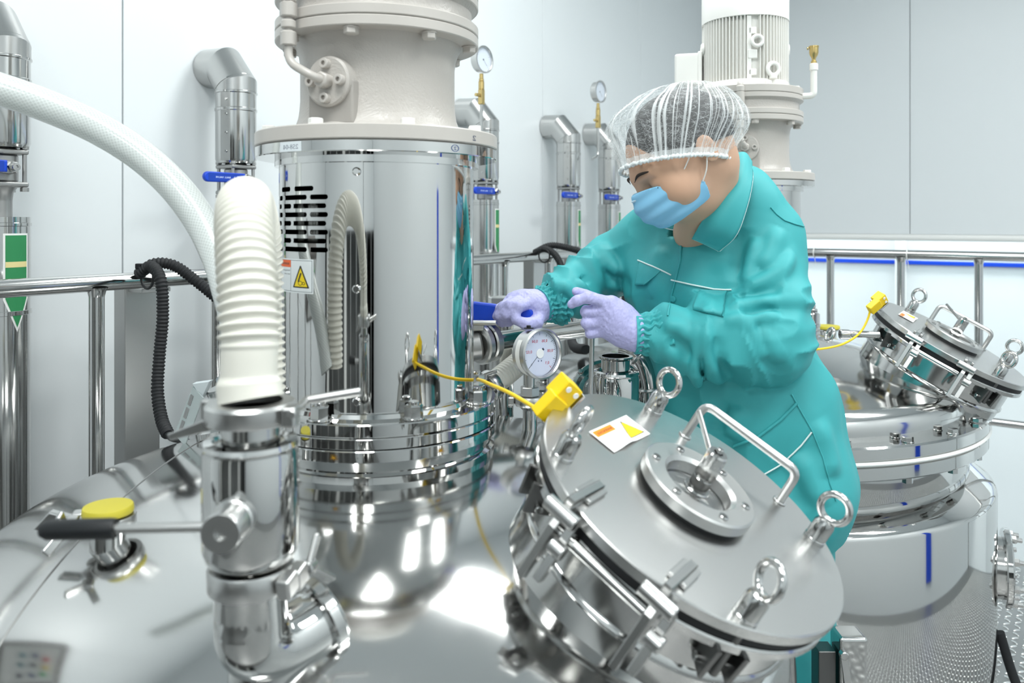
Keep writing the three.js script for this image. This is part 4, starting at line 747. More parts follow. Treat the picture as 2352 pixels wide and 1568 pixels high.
// ---------------------------------------------------------------- far tank fittings
{
  const p = P(1862, 772, 2.5), g = thing('stub_port', 'stepped steel stub port on the far dome beside the worker', 'port', p);
  part('stub', lathe([[0.027, -0.03], [0.027, 0.03], [0.029, 0.032], [0.029, 0.04], [0.027, 0.042], [0.027, 0.07], [0.02, 0.074], [0.02, 0.078]], 36), M.steel, g); part('cap_nut', [disc(0.0205, 0.078, 0.086, 0.002, 28), disc(0.015, 0.086, 0.1, 0.003, 24)], M.satin, g); part('band', [ring(0.02, 0.029, 0.005, 0.01, 0.001, 36), ring(0.02, 0.029, 0.018, 0.022, 0.001, 36)], M.cast, g);
}
{
  const az = 1.13, n = V(Math.sin(az), 0, Math.cos(az)), c = TANK2.clone().addScaledVector(n, 0.622).setY(0.415), g = thing('side_flange', 'round bolted flange on the side of the far tank', 'flange', c), t = V(n.z, 0, -n.x);
  const lay = geo => along(geo, V(0, 0, 0), n);
  part('neck', lay(disc(0.078, 0, 0.03, 0.002, 48)), M.steel, g); part('flange_ring', lay(ring(0.03, 0.098, 0.022, 0.038, 0.003, 64)), M.mirror, g); part('blank', lay(disc(0.07, 0.036, 0.042, 0.002, 48)), M.mirror, g);
  for (let i = 0; i < 8; i++) { const a = 0.25 + i * Math.PI / 4, o = t.clone().multiplyScalar(0.084 * Math.cos(a)).add(V(0, 0.084 * Math.sin(a), 0)); part('stud', [along(prism(6, 0.0105, 0.038, 0.05, 0.2), o, o.clone().add(n)), along(disc(0.006, 0.03, 0.062, 0.001, 12), o, o.clone().add(n))], M.steel, g); }
}
{ // stainless bracket post in front of the far tank
  const c = V(0.585, 0.001, -1.40), g = thing('bracket_post', 'square stainless post with a flat lever under the big lid', 'post', c);
  part('post', box(0.048, 0.588, 0.048, 0.006, 0, 0.294, 0), M.mirror, g); part('side_plate', box(0.03, 0.56, 0.036, 0.002, -0.042, 0.28, -0.004), M.dark, g);
  part('lever', slab([[-0.006, 0], [0.006, 0], [0.006, 0.2], [-0.006, 0.206]], 0.004, 0.0008).rotateZ(0.14).translate(0.008, 0.36, 0.028), M.satin, g); part('pivot', rod(V(-0.02, 0.562, 0.022), V(-0.02, 0.562, 0.034), 0.007, 16), M.steel, g);
}
{
  const c = V(1.205, 0.012, -1.9), g = thing('floor_hose', 'black hose lying on the chequer plate by the far tank', 'hose', c);
  part('hose_tube', sweep([V(-0.1, 0.0, 0.55), V(0.03, 0, 0.3), V(0.075, 0.0, 0.12), V(0.09, 0.0, -0.02), V(0.085, 0.05, -0.09), V(0.06, 0.14, -0.13), V(0.03, 0.25, -0.14)], 0.0115, 70, 16), M.rubber, g);
}
{ // operator panel left of the camera, seen only mirrored in the dome
  const g = thing('control_box', 'grey operator box with coloured buttons mirrored in the dome edge', 'control box', V(-0.93, 1.15, -0.95)); g.rotation.set(0.6, 1.29, 0, 'YXZ'); g.scale.setScalar(0.8); 
  part('housing', box(0.22, 0.26, 0.09, 0.02, 0, 0, -0.045), std(0x6d6a68, 0.5), g); part('face_plate', box(0.17, 0.2, 0.004, 0.002, 0, 0, 0.002), std(0xe4e6e4, 0.5), g); part('bracket', box(0.04, 0.04, 0.25, 0.003, 0, 0, -0.2), M.cast, g);
  [[0x1fae5a, -0.045, 0.06], [0xe8c81c, -0.01, 0.065], [0xd8352c, 0.03, 0.06], [0x23407a, -0.05, 0.02], [0x27324a, 0.0, 0.02], [0x23407a, 0.045, 0.02], [0x27324a, -0.05, -0.025], [0x2f7a86, 0.0, -0.025], [0x2f7a86, 0.045, -0.025]].forEach(([c, x, y]) => part('button', along(disc(0.011, 0, 0.01, 0.002, 20), V(x, y, 0.004), V(x, y, 1)), std(c, 0.4), g));
}
// ---------------------------------------------------------------- the worker
const nrand = (() => { let s = 91; return () => { s = (s * 1103515245 + 12345) & 0x7fffffff; return s / 0x7fffffff; }; })();
const noise3 = createNoise3D(nrand);
function cap(x, y, z, a, b, ra, rb) { // distance to a tapered capsule
  const bx = b.x - a.x, by = b.y - a.y, bz = b.z - a.z, px = x - a.x, py = y - a.y, pz = z - a.z;
  const h = clamp((px * bx + py * by + pz * bz) / (bx * bx + by * by + bz * bz), 0, 1), dx = px - bx * h, dy = py - by * h, dz = pz - bz * h;
  return Math.sqrt(dx * dx + dy * dy + dz * dz) - (ra + (rb - ra) * h);
}
const smin = (a, b, k) => { const h = Math.max(k - Math.abs(a - b), 0) / k; return Math.min(a, b) - h * h * k * 0.25; };
const ell = (x, y, z, cx, cy, cz, rx, ry, rz) => { const a = (x - cx) / rx, b = (y - cy) / ry, c = (z - cz) / rz, k = Math.sqrt(a * a + b * b + c * c), q = Math.sqrt(a * a / (rx * rx) + b * b / (ry * ry) + c * c / (rz * rz)); return q < 1e-9 ? -Math.min(rx, ry, rz) : k * (k - 1) / q; };
function mesher(f, lo, hi, cell) { // surface nets with normals from the field
  const nx = Math.ceil((hi.x - lo.x) / cell) + 1, ny = Math.ceil((hi.y - lo.y) / cell) + 1, nzz = Math.ceil((hi.z - lo.z) / cell) + 1, F3 = new Float32Array(nx * ny * nzz);
  const id = (i, j, k) => (k * ny + j) * nx + i;
  for (let k = 0; k < nzz; k++) for (let j = 0; j < ny; j++) for (let i = 0; i < nx; i++) F3[id(i, j, k)] = f(lo.x + i * cell, lo.y + j * cell, lo.z + k * cell);
  const vid = new Int32Array(nx * ny * nzz).fill(-1), pos = [], idx = [];
  const E = [[0, 1], [2, 3], [4, 5], [6, 7], [0, 2], [1, 3], [4, 6], [5, 7], [0, 4], [1, 5], [2, 6], [3, 7]];
  for (let k = 0; k < nzz - 1; k++) for (let j = 0; j < ny - 1; j++) for (let i = 0; i < nx - 1; i++) {
    const v = []; let m = 0; for (let c = 0; c < 8; c++) { const q = F3[id(i + (c & 1), j + (c >> 1 & 1), k + (c >> 2))]; v.push(q); if (q < 0) m |= 1 << c; }
    if (m === 0 || m === 255) continue;
    let sx = 0, sy = 0, sz = 0, n = 0;
    for (const [a, b] of E) if ((v[a] < 0) !== (v[b] < 0)) { const t = v[a] / (v[a] - v[b]); sx += (a & 1) + t * ((b & 1) - (a & 1)); sy += (a >> 1 & 1) + t * ((b >> 1 & 1) - (a >> 1 & 1)); sz += (a >> 2) + t * ((b >> 2) - (a >> 2)); n++; }
    vid[id(i, j, k)] = pos.length / 3; pos.push(lo.x + (i + sx / n) * cell, lo.y + (j + sy / n) * cell, lo.z + (k + sz / n) * cell);
  }
  const quad = (a, b, c, d, fl) => { if (a < 0 || b < 0 || c < 0 || d < 0) return; fl ? idx.push(a, c, b, a, d, c) : idx.push(a, b, c, a, c, d); };
  for (let k = 1; k < nzz - 1; k++) for (let j = 1; j < ny - 1; j++) for (let i = 1; i < nx - 1; i++) {
    const a = F3[id(i, j, k)] < 0;
    if (a !== F3[id(i + 1, j, k)] < 0) quad(vid[id(i, j - 1, k - 1)], vid[id(i, j, k - 1)], vid[id(i, j, k)], vid[id(i, j - 1, k)], !a);
    if (a !== F3[id(i, j + 1, k)] < 0) quad(vid[id(i - 1, j, k - 1)], vid[id(i - 1, j, k)], vid[id(i, j, k)], vid[id(i, j, k - 1)], !a);
    if (a !== F3[id(i, j, k + 1)] < 0) quad(vid[id(i - 1, j - 1, k)], vid[id(i, j - 1, k)], vid[id(i, j, k)], vid[id(i - 1, j, k)], !a);
  }
  const N = new Float32Array(pos.length), uv = new Float32Array(pos.length / 3 * 2), e = cell * 0.35;
  for (let i = 0; i < pos.length; i += 3) {
    const x = pos[i], y = pos[i + 1], z = pos[i + 2]; let gx = f(x + e, y, z) - f(x - e, y, z), gy = f(x, y + e, z) - f(x, y - e, z), gz = f(x, y, z + e) - f(x, y, z - e); const l = Math.hypot(gx, gy, gz) || 1;
    N[i] = gx / l; N[i + 1] = gy / l; N[i + 2] = gz / l; uv[i / 3 * 2] = x + z * 0.7; uv[i / 3 * 2 + 1] = y;
  }
  const g = new THREE.BufferGeometry(); g.setAttribute('position', new THREE.Float32BufferAttribute(pos, 3)); g.setAttribute('normal', new THREE.BufferAttribute(N, 3)); g.setAttribute('uv', new THREE.BufferAttribute(uv, 2)); g.setIndex(idx); return g;
}
const box3 = (pts, pad) => { const b = new THREE.Box3().setFromPoints(pts); return [b.min.addScalar(-pad), b.max.addScalar(pad)]; };
const J = {
  neck: P(1655, 478, 1.55), nape: P(1632, 400, 1.50), ns: P(1760, 548, 1.55), fs: P(1470, 560, 1.70),
  ne: P(1776, 772, 1.46), nw: P(1486, 766, 1.468), fe: P(1402, 612, 1.75), fw: P(1252, 703, 1.59),
  chest: P(1612, 650, 1.61), waist: P(1712, 930, 1.60), hip: P(1775, 1120, 1.58), hem: P(1792, 1330, 1.575),
};
const sd = J.ns.clone().sub(J.fs).normalize(), off = (p, k) => p.clone().addScaledVector(sd, k);
// head frame
const HS = 1.02, hc0 = P(1575, 367, 1.455), hf = V(-0.77, -0.60, 0.13).normalize(), hu = V(-0.62, 0.78, 0.03); hu.addScaledVector(hf, -hu.dot(hf)).normalize();
const hs = hu.clone().cross(hf).normalize();   // towards the worker's far side or near side
const headMat = new THREE.Matrix4().makeBasis(hs, hu, hf).scale(V(HS, HS, HS)).setPosition(hc0), headInv = headMat.clone().invert();
const hp = (x, y, z) => V(x, y, z).applyMatrix4(headMat);
const near = V(0, 0, 1).dot(hs) > 0 ? 1 : -1;    // side of the head turned to the camera
function faceField(x, y, z) { // in head units: x side, y up, z forward
  const ax = Math.abs(x);
  let d = ell(x, y, z, 0, 0.03, -0.006, 0.076, 0.085, 0.098);
  d = smin(d, ell(x, y, z, 0, -0.014, 0.035, 0.060, 0.064, 0.062), 0.03);
  d = smin(d, ell(ax, y, z, 0.04, -0.028, 0.052, 0.027, 0.03, 0.03), 0.025);
  d = smin(d, ell(x, y, z, 0, -0.056, 0.066, 0.026, 0.017, 0.024), 0.03);
  d = smin(d, cap(ax, y, z, V(0, 0.028, 0.093), V(0.045, 0.026, 0.075), 0.010, 0.007), 0.014);
  d = -smin(-d, ell(ax, y, z, 0.033, 0.004, 0.098, 0.021, 0.013, 0.018), 0.012);
  d = smin(d, ell(ax, y, z, 0.032, 0.003, 0.076, 0.016, 0.012, 0.0125), 0.006);
  d = smin(d, cap(x, y, z, V(0, 0.014, 0.094), V(0, -0.03, 0.115), 0.007, 0.011), 0.012);
  d = smin(d, ell(ax, y, z, 0.012, -0.034, 0.104, 0.009, 0.007, 0.01), 0.008);
  d = smin(d, ell(x, y, z, 0, -0.054, 0.093, 0.024, 0.006, 0.008), 0.008); d = -smin(-d, ell(x, y, z, 0, -0.056, 0.104, 0.022, 0.0015, 0.006), 0.004);
  const ea = ell(ax, y, z, 0.077, 0.002, -0.014, 0.007, 0.027, 0.017); d = smin(d, ea, 0.008); d = -smin(-d, ell(ax, y, z, 0.085, 0.004, -0.012, 0.004, 0.017, 0.010), 0.006);
  return d;
}
const tmpv = V(0, 0, 0);
const headField = (x, y, z) => { tmpv.set(x, y, z).applyMatrix4(headInv); return faceField(tmpv.x, tmpv.y, tmpv.z) * HS; };
const neckA = hp(0, -0.035, -0.032), neckB = J.neck.clone().add(V(-0.02, -0.03, 0)), throat = P(1590, 535, 1.545);
const skinField = (x, y, z) => { let d = headField(x, y, z); d = smin(d, cap(x, y, z, neckA, neckB, 0.050, 0.046), 0.03); d = smin(d, cap(x, y, z, hp(0, -0.07, 0.02), throat, 0.028, 0.035), 0.04); return d; };
// whole figure under the clothes, one surface: head, neck, trunk, arms and legs
const footA = P(1720, 1860, 1.60), footB = P(1850, 1900, 1.56); footA.y = 0.05; footB.y = 0.05;
const kneeA = J.hip.clone().lerp(footA, 0.5), kneeB = J.hip.clone().lerp(footB, 0.5);
const bodyField = (x, y, z) => {
  let d = y > 0.95 ? skinField(x, y, z) : 1;
  d = smin(d, cap(x, y, z, J.neck.clone(), J.chest, 0.05, 0.09), 0.03); d = smin(d, cap(x, y, z, off(J.fs, 0.03), off(J.ns, -0.03), 0.04, 0.045), 0.03);
  d = smin(d, cap(x, y, z, J.chest, J.waist, 0.095, 0.085), 0.03); d = smin(d, cap(x, y, z, J.waist, J.hip, 0.085, 0.1), 0.03);
  d = smin(d, cap(x, y, z, J.ns, J.ne, 0.045, 0.036), 0.02); d = smin(d, cap(x, y, z, J.ne, J.nw, 0.036, 0.022), 0.015);
  d = smin(d, cap(x, y, z, J.fs, J.fe, 0.042, 0.034), 0.02); d = smin(d, cap(x, y, z, J.fe, J.fw, 0.034, 0.02), 0.015);
  for (const [k, f] of [[kneeA, footA], [kneeB, footB]]) { d = smin(d, cap(x, y, z, J.hip, k, 0.085, 0.055), 0.03); d = smin(d, cap(x, y, z, k, f, 0.055, 0.036), 0.02); d = smin(d, cap(x, y, z, f, f.clone().add(V(-0.13, -0.02, 0.06)), 0.038, 0.028), 0.02); }
  return d;
};
// coat
const fold = (x, y, z, a, fx, fy, fz, sh) => { const n = noise3(x * fx + sh, y * fy, z * fz); return a * (1 - 2.2 * Math.abs(n)); };
const limb = (p, a, b) => { const d = b.clone().sub(a), l = d.length(); return { a, d: d.divideScalar(l), l }; };
const foreN = limb(null, J.ne, J.nw), upN = limb(null, J.ns, J.ne), foreF = limb(null, J.fe, J.fw), upF = limb(null, J.fs, J.fe);
const par = (L, x, y, z) => (x - L.a.x) * L.d.x + (y - L.a.y) * L.d.y + (z - L.a.z) * L.d.z;
const sleeveN = J.ne.clone().lerp(J.nw, 0.86), sleeveF = J.fe.clone().lerp(J.fw, 0.80);
const trap = P(1695, 462, 1.56), trapF = P(1530, 510, 1.66);
const creases = [];   // cloth folds: polylines on the surface, height, width
function crease(x, y, z) {
  let s = 0;
  for (const c of creases) {
    const b = c.box; if (x < b[0] || x > b[3] || y < b[1] || y > b[4] || z < b[2] || z > b[5]) continue;
    let m = 9, tt = 0; const K = c.p.length - 1;
    for (let i = 0; i < K; i++) {
      const A = c.p[i], B = c.p[i + 1], bx = B.x - A.x, by = B.y - A.y, bz = B.z - A.z, q = clamp(((x - A.x) * bx + (y - A.y) * by + (z - A.z) * bz) / (bx * bx + by * by + bz * bz), 0, 1), d = Math.hypot(x - A.x - bx * q, y - A.y - by * q, z - A.z - bz * q);
      if (d < m) { m = d; tt = (i + q) / K; }
    }
    s += c.h * Math.exp(-(m * m) / (c.w * c.w)) * smooth(-0.05, 0.3, tt) * smooth(1.05, 0.7, tt);
  }
  return s;
}
function coatField(x, y, z) { const d = coatBase(x, y, z); return Math.abs(d) < 0.05 ? d - crease(x, y, z) : d; }
function coatBase(x, y, z) {
  // trunk
  let t = cap(x, y, z, off(J.chest, -0.055), off(J.waist, -0.045), 0.105, 0.108);
  t = smin(t, cap(x, y, z, off(J.chest, 0.045), off(J.waist, 0.055), 0.112, 0.112), 0.05);
  t = smin(t, cap(x, y, z, off(J.waist, -0.05), off(J.hem, -0.075), 0.108, 0.128), 0.06);
  t = smin(t, cap(x, y, z, off(J.waist, 0.055), off(J.hip, 0.042), 0.104, 0.108), 0.06);
  t = smin(t, cap(x, y, z, off(J.hip, 0.042), off(J.hem, 0.0), 0.108, 0.1), 0.06);
  t = smin(t, cap(x, y, z, trap, J.ns, 0.062, 0.07), 0.05); t = smin(t, cap(x, y, z, trapF, J.fs, 0.05, 0.06), 0.05); t = smin(t, cap(x, y, z, trap, off(J.chest, 0.03), 0.06, 0.1), 0.05);
  t = smin(t, cap(x, y, z, trapF, off(J.chest, -0.04), 0.05, 0.09), 0.05);
  t -= fold(x, y, z, 0.004, 7, 2.4, 7, 3) * smooth(1.32, 1.1, y) + 0.003 * noise3(x * 12, y * 5, z * 12);
  if (y < 1.0) t -= 0.005 * Math.sin((x - 0.35 * y) * 46 + 2 * noise3(x * 3, y * 2, z * 3)) * smooth(1.0, 0.8, y);
  t = Math.max(t, 0.70 - 0.25 * (J.hip.x + 0.1 - x) - y);   // hem
  // near sleeve
  const u = par(upN, x, y, z) / upN.l, v = par(foreN, x, y, z) / foreN.l;
  let a = cap(x, y, z, J.ns, J.ne, 0.071, 0.067);
  const rF = v < 0.55 ? lerp(0.077, 0.07, clamp(v / 0.55, 0, 1)) : lerp(0.07, 0.046, smooth(0.55, 0.9, v));
  let b = cap(x, y, z, J.ne.clone().add(V(-0.01, -0.012, 0)), sleeveN, 0, 0) - rF;
  a -= 0.009 * (1 - 2 * Math.abs(noise3(x * 5 + y * 9, y * 13 - x * 7, z * 4))) * smooth(0.25, 0.8, u) + 0.004 * noise3(x * 9, y * 9, z * 9);
  b -= 0.011 * (1 - 2.1 * Math.abs(noise3(x * 13 + y * 4, y * 5, z * 5 + 4))) * smooth(-0.1, 0.25, v) + 0.004 * noise3(x * 16, y * 9, z * 12);
  let n = smin(a, b, 0.03);
  // far sleeve
  const w = par(foreF, x, y, z) / foreF.l;
  let c = cap(x, y, z, J.fs, J.fe, 0.066, 0.06), e = cap(x, y, z, J.fe, sleeveF, 0, 0) - lerp(0.06, 0.047, smooth(0.2, 0.95, w));
  c -= 0.006 * (1 - 2 * Math.abs(noise3(x * 8, y * 11, z * 5 + 9))); e -= 0.010 * (1 - 2 * Math.abs(noise3(x * 15 + y * 6, y * 7, z * 6 + 2))) * smooth(0.05, 0.4, w);
  let q = smin(c, e, 0.025);
  let d = smin(t, n, 0.014); d = smin(d, q, 0.014);
  // neck opening: a V below the throat
  const cut = skinField(x, y, z) - 0.012; if (y > 1.27) d = Math.max(d, -cut);
  const vx = cap(x, y, z, throat, hp(0, -0.1, 0.04), 0.008, 0.046); d = -smin(-d, vx, 0.01);
  return d;
}
const coatMat = new THREE.MeshPhysicalMaterial({ color: 0x3aa6aa, roughness: 0.6, bumpMap: clothTex, bumpScale: 0.0001 });
const piping = std(0xdff0ee, 0.6), skin = std(0xcfa78c, 0.5, { sheen: 0.1 });
const person = thing('person', 'person in teal work coat, blue face mask and white hair net leaning over the tank', 'person', V(J.hip.x, 0, J.hip.z)), PO = person.position;
const loc = g => g.translate(-PO.x, -PO.y, -PO.z);
const wear = (name, geo, mat, parent, label) => part(name, loc(merge(geo)), mat, parent || person, label);
const [bLo, bHi] = box3([...Object.values(J), footA, footB, hc0], 0.22); bLo.y = -0.01;
// body: coarse below, fine for the head and neck; the two meet inside the collar
{
  const split = 1.235, coarse = (x, y, z) => Math.max(bodyField(x, y, z), y - split - 0.02), fine = (x, y, z) => Math.max(skinField(x, y, z), split - y);
  const g1 = mesher(coarse, bLo, V(bHi.x, split + 0.05, bHi.z), 0.014), g2 = mesher(fine, V(hc0.x - 0.2, split - 0.01, hc0.z - 0.22), V(hc0.x + 0.2, hc0.y + 0.25, hc0.z + 0.2), 0.0034);
  wear('body', [g1, g2], skin, person);
}
const dig = (h, w, ...pts) => { const raw = pts.map(([x, y]) => onCoat(x, y, 0, coatBase)).filter(Boolean), p = new THREE.CatmullRomCurve3(raw).getPoints(9), b = new THREE.Box3().setFromPoints(p).expandByScalar(w * 2.6); creases.push({ p, h, w, box: [b.min.x, b.min.y, b.min.z, b.max.x, b.max.y, b.max.z] }); };
dig(0.0291, 0.0109, [1704, 668], [1750, 647], [1797, 618], [1822, 578]); dig(-0.0185, 0.0140, [1715, 680], [1760, 672], [1800, 676]); dig(0.0322, 0.0109, [1671, 712], [1721, 698], [1780, 691], [1862, 694]);
dig(-0.0185, 0.0109, [1690, 722], [1740, 714], [1790, 706]); dig(0.0291, 0.0097, [1662, 738], [1706, 730], [1750, 730], [1791, 718]); dig(0.0322, 0.0097, [1700, 730], [1728, 757], [1748, 802], [1760, 822]); dig(-0.0221, 0.0097, [1722, 745], [1745, 766], [1762, 812]);
dig(0.0291, 0.0097, [1738, 744], [1767, 788], [1791, 836]); dig(0.0322, 0.0097, [1621, 753], [1621, 797], [1633, 846], [1662, 892]); dig(-0.0165, 0.0119, [1642, 770], [1650, 820], [1680, 870]); dig(0.0322, 0.0087, [1595, 744], [1601, 788], [1598, 861], [1607, 898]);
dig(-0.0204, 0.0087, [1609, 800], [1609, 845], [1611, 880]); dig(0.0261, 0.0097, [1522, 746], [1560, 752], [1592, 784]); dig(-0.0147, 0.0109, [1530, 775], [1570, 800], [1590, 830]); dig(0.0234, 0.0109, [1536, 800], [1550, 840], [1580, 870]);
dig(-0.0185, 0.0195, [1706, 520], [1700, 580], [1690, 650]); dig(0.0234, 0.0131, [1736, 540], [1720, 600], [1712, 650]); dig(0.0205, 0.0152, [1790, 520], [1770, 580], [1745, 620]);
dig(0.0261, 0.0097, [1268, 652], [1300, 660], [1320, 700], [1312, 740]); dig(-0.0165, 0.0097, [1290, 662], [1308, 700], [1300, 735]); dig(0.0261, 0.0109, [1326, 640], [1345, 670], [1348, 720]); dig(-0.0185, 0.0119, [1335, 632], [1350, 655]); dig(0.0322, 0.0131, [1372, 560], [1392, 600], [1430, 640]); dig(-0.0204, 0.0152, [1378, 590], [1410, 640], [1450, 660]);
dig(-0.0111, 0.0174, [1480, 640], [1500, 720], [1520, 780]); dig(0.0147, 0.0174, [1520, 560], [1510, 620], [1500, 690]); dig(-0.0092, 0.0218, [1650, 600], [1640, 660], [1620, 720]); dig(0.0175, 0.0174, [1700, 930], [1690, 970], [1680, 1010]); dig(-0.0111, 0.0152, [1670, 920], [1650, 960], [1640, 990]); dig(0.0175, 0.0218, [1880, 960], [1900, 1040], [1910, 1100]); dig(-0.0111, 0.0195, [1780, 1060], [1820, 1120], [1850, 1180]); dig(0.0175, 0.0195, [1830, 1040], [1860, 1100], [1890, 1170]);
const coat = wear('coat', mesher(coatField, bLo.clone().setY(0.52), V(bHi.x, 1.46, bHi.z), 0.0055), coatMat, person, 'teal long sleeved work coat');
wear('trousers', mesher((x, y, z) => { let d = 1; for (const [k, f] of [[kneeA, footA], [kneeB, footB]]) { d = smin(d, cap(x, y, z, J.hip, k, 0.108, 0.085), 0.04); d = smin(d, cap(x, y, z, k, f, 0.085, 0.07), 0.03); } d -= 0.005 * noise3(x * 9, y * 4, z * 9); return Math.max(d, 0.03 - y, y - 0.85); }, bLo, V(bHi.x, 0.9, bHi.z), 0.012), coatMat, person, 'teal work trousers');
// seams, flaps and pockets laid on the coat along the camera-side surface
function onCoat(px, py, lift = 0.002, field = coatField) {
  const dir = P(px, py, 1), o = V(0, EYE, 0); dir.sub(o); const l = dir.length(); dir.divideScalar(l);
  let t = 1.2; for (let i = 0; i < 120; i++) { const q = o.clone().addScaledVector(dir, t), d = field(q.x, q.y, q.z); if (d < 0.0006) break; t += Math.min(d, 0.05) * 0.6; if (t > 2.6) return null; }
  const q = o.clone().addScaledVector(dir, t), e = 0.002, n = V(field(q.x + e, q.y, q.z) - field(q.x - e, q.y, q.z), field(q.x, q.y + e, q.z) - field(q.x, q.y - e, q.z), field(q.x, q.y, q.z + e) - field(q.x, q.y, q.z - e)).normalize();
  return q.addScaledVector(n, lift);
}
function seam(name, pts, r, mat, lift = 0.0015, parent = coat) {
  const out = []; for (let i = 0; i < pts.length - 1; i++) for (let k = 0; k < 6; k++) { const p = onCoat(lerp(pts[i][0], pts[i + 1][0], k / 6), lerp(pts[i][1], pts[i + 1][1], k / 6), lift); if (p) out.push(p); }
  const e = onCoat(...pts[pts.length - 1], lift); if (e) out.push(e);
  return wear(name, sweep(out, r, out.length * 3, 8), mat, parent);
}
function flap(name, quad, lift, thick, mat, nx = 14, ny = 8) { // quad of image-side corners: a-b top, d-c bottom
  const [a, b, c, d] = quad, pos = [], idx = [], rows = [lift, 0.0];
  for (const lf of rows) for (let j = 0; j <= ny; j++) for (let i = 0; i <= nx; i++) { const u = i / nx, v = j / ny, p = onCoat(lerp(lerp(a[0], b[0], u), lerp(d[0], c[0], u), v), lerp(lerp(a[1], b[1], u), lerp(d[1], c[1], u), v), lf * (0.4 + 0.6 * v) + 0.0006); pos.push(p.x, p.y, p.z); }
  const W1 = nx + 1, S = (ny + 1) * W1, q4 = (p, q, r, s) => idx.push(p, q, r, q, s, r);
  for (let j = 0; j < ny; j++) for (let i = 0; i < nx; i++) { const k = j * W1 + i; q4(k, k + 1, k + W1, k + W1 + 1); }
  for (let i = 0; i < nx; i++) { const k = ny * W1 + i; q4(k, k + 1, S + k, S + k + 1); }
  for (let j = 0; j < ny; j++) for (const k of [j * W1, j * W1 + nx]) q4(k, k + W1, S + k, S + k + W1);
  const g = new THREE.BufferGeometry(); g.setAttribute('position', new THREE.Float32BufferAttribute(pos, 3)); g.setIndex(idx); g.computeVertexNormals(); return wear(name, g.toNonIndexed(), mat, coat);
}
flap('pocket_flap', [[1470, 602], [1518, 622], [1484, 655], [1462, 655]], 0.005, 0.002, coatMat);
flap('pocket_flap', [[1608, 664], [1672, 668], [1662, 728], [1592, 712]], 0.006, 0.002, coatMat);
seam('piping', [[1466, 598], [1500, 612], [1542, 632]], 0.0016, piping); seam('piping', [[1542, 643], [1590, 654], [1640, 664], [1680, 666]], 0.0016, piping);
seam('front_placket', [[1566, 552], [1562, 600], [1542, 680], [1534, 725]], 0.0018, coatMat, 0.001);
seam('piping', [[1864, 992], [1840, 1022], [1800, 1062], [1756, 1088]], 0.0016, piping); seam('pocket_edge', [[1830, 926], [1790, 966], [1740, 1004], [1686, 1024]], 0.003, coatMat, 0.001);
seam('side_seam', [[1818, 905], [1840, 945], [1866, 990], [1890, 1050], [1906, 1110], [1920, 1150]], 0.0014, coatMat, 0.0005);
seam('shoulder_seam', [[1770, 476], [1784, 492], [1802, 506], [1824, 514], [1846, 520]], 0.0014, coatMat, 0.0006);
for (const [x, y] of [[1546, 686], [1640, 716], [1790, 1050], [1583, 560]]) { const p = onCoat(x, y, 0.001), q = onCoat(x, y, 0.02); wear('snap_button', along(lathe([[0, 0], [0.006, 0], [0.006, 0.001], [0.0035, 0.0016], [0, 0.001]], 20), p, q), coatMat, coat); }
// collar
function sheetGrid(rows, thick) { // rows of points, lofted and given thickness
  const nx = 18, ny = 14, R = rows.map(r => new THREE.CatmullRomCurve3(r)), g = [];
  for (let j = 0; j <= ny; j++) { const line = []; for (let i = 0; i <= nx; i++) line.push(new THREE.CatmullRomCurve3(R.map(c => c.getPoint(i / nx))).getPoint(j / ny)); g.push(line); }
  const pos = [], idx = [], W1 = nx + 1, S = (ny + 1) * W1;
  const nor = (j, i) => { const a = g[Math.min(j + 1, ny)][i].clone().sub(g[Math.max(j - 1, 0)][i]), b = g[j][Math.min(i + 1, nx)].clone().sub(g[j][Math.max(i - 1, 0)]); return b.cross(a).normalize(); };
  for (const s of [0.5, -0.5]) for (let j = 0; j <= ny; j++) for (let i = 0; i <= nx; i++) { const p = g[j][i].clone().addScaledVector(nor(j, i), s * thick); pos.push(p.x, p.y, p.z); }
  const q4 = (p, q, r, s) => idx.push(p, r, q, q, r, s);
  for (let j = 0; j < ny; j++) for (let i = 0; i < nx; i++) { const k = j * W1 + i; q4(k, k + 1, k + W1, k + W1 + 1); q4(S + k + 1, S + k, S + k + W1 + 1, S + k + W1); }
  for (let i = 0; i < nx; i++) for (const k of [i, ny * W1 + i]) q4(k, k + 1, S + k, S + k + 1);
  for (let j = 0; j < ny; j++) for (const k of [j * W1, j * W1 + nx]) q4(k, k + W1, S + k, S + k + W1);
  const geo = new THREE.BufferGeometry(); geo.setAttribute('position', new THREE.Float32BufferAttribute(pos, 3)); geo.setIndex(idx); geo.computeVertexNormals();
  const N0 = geo.toNonIndexed(); return { geo, edge: g };
}
const cl = sheetGrid([
  [P(1692, 352, 1.60), P(1679, 400, 1.497), P(1648, 452, 1.454), P(1615, 505, 1.454), P(1590, 548, 1.49)],
  [P(1712, 352, 1.58), P(1706, 402, 1.474), P(1680, 458, 1.437), P(1644, 520, 1.438), P(1610, 556, 1.476)],
  [P(1726, 372, 1.575), P(1727, 420, 1.470), P(1714, 478, 1.440), P(1690, 540, 1.440), P(1652, 576, 1.47)]], 0.004);
const collar = wear('collar', cl.geo, coatMat, coat);
wear('collar_piping', sweep([...cl.edge[14].slice(0), ...cl.edge.slice(2, 14).reverse().map(r => r[18])], 0.0017, 120, 8), piping, collar);
const cr = sheetGrid([
  [P(1498, 474, 1.612), P(1530, 486, 1.582), P(1560, 498, 1.558), P(1580, 520, 1.536)],
  [P(1503, 496, 1.594), P(1534, 508, 1.568), P(1562, 516, 1.546), P(1582, 530, 1.527)],
  [P(1512, 518, 1.578), P(1540, 526, 1.557), P(1566, 529, 1.540), P(1585, 540, 1.522)]], 0.004);
const collarF = wear('collar', cr.geo, coatMat, coat);
wear('collar_piping', sweep(cr.edge[14], 0.0017, 60, 8), piping, collarF);
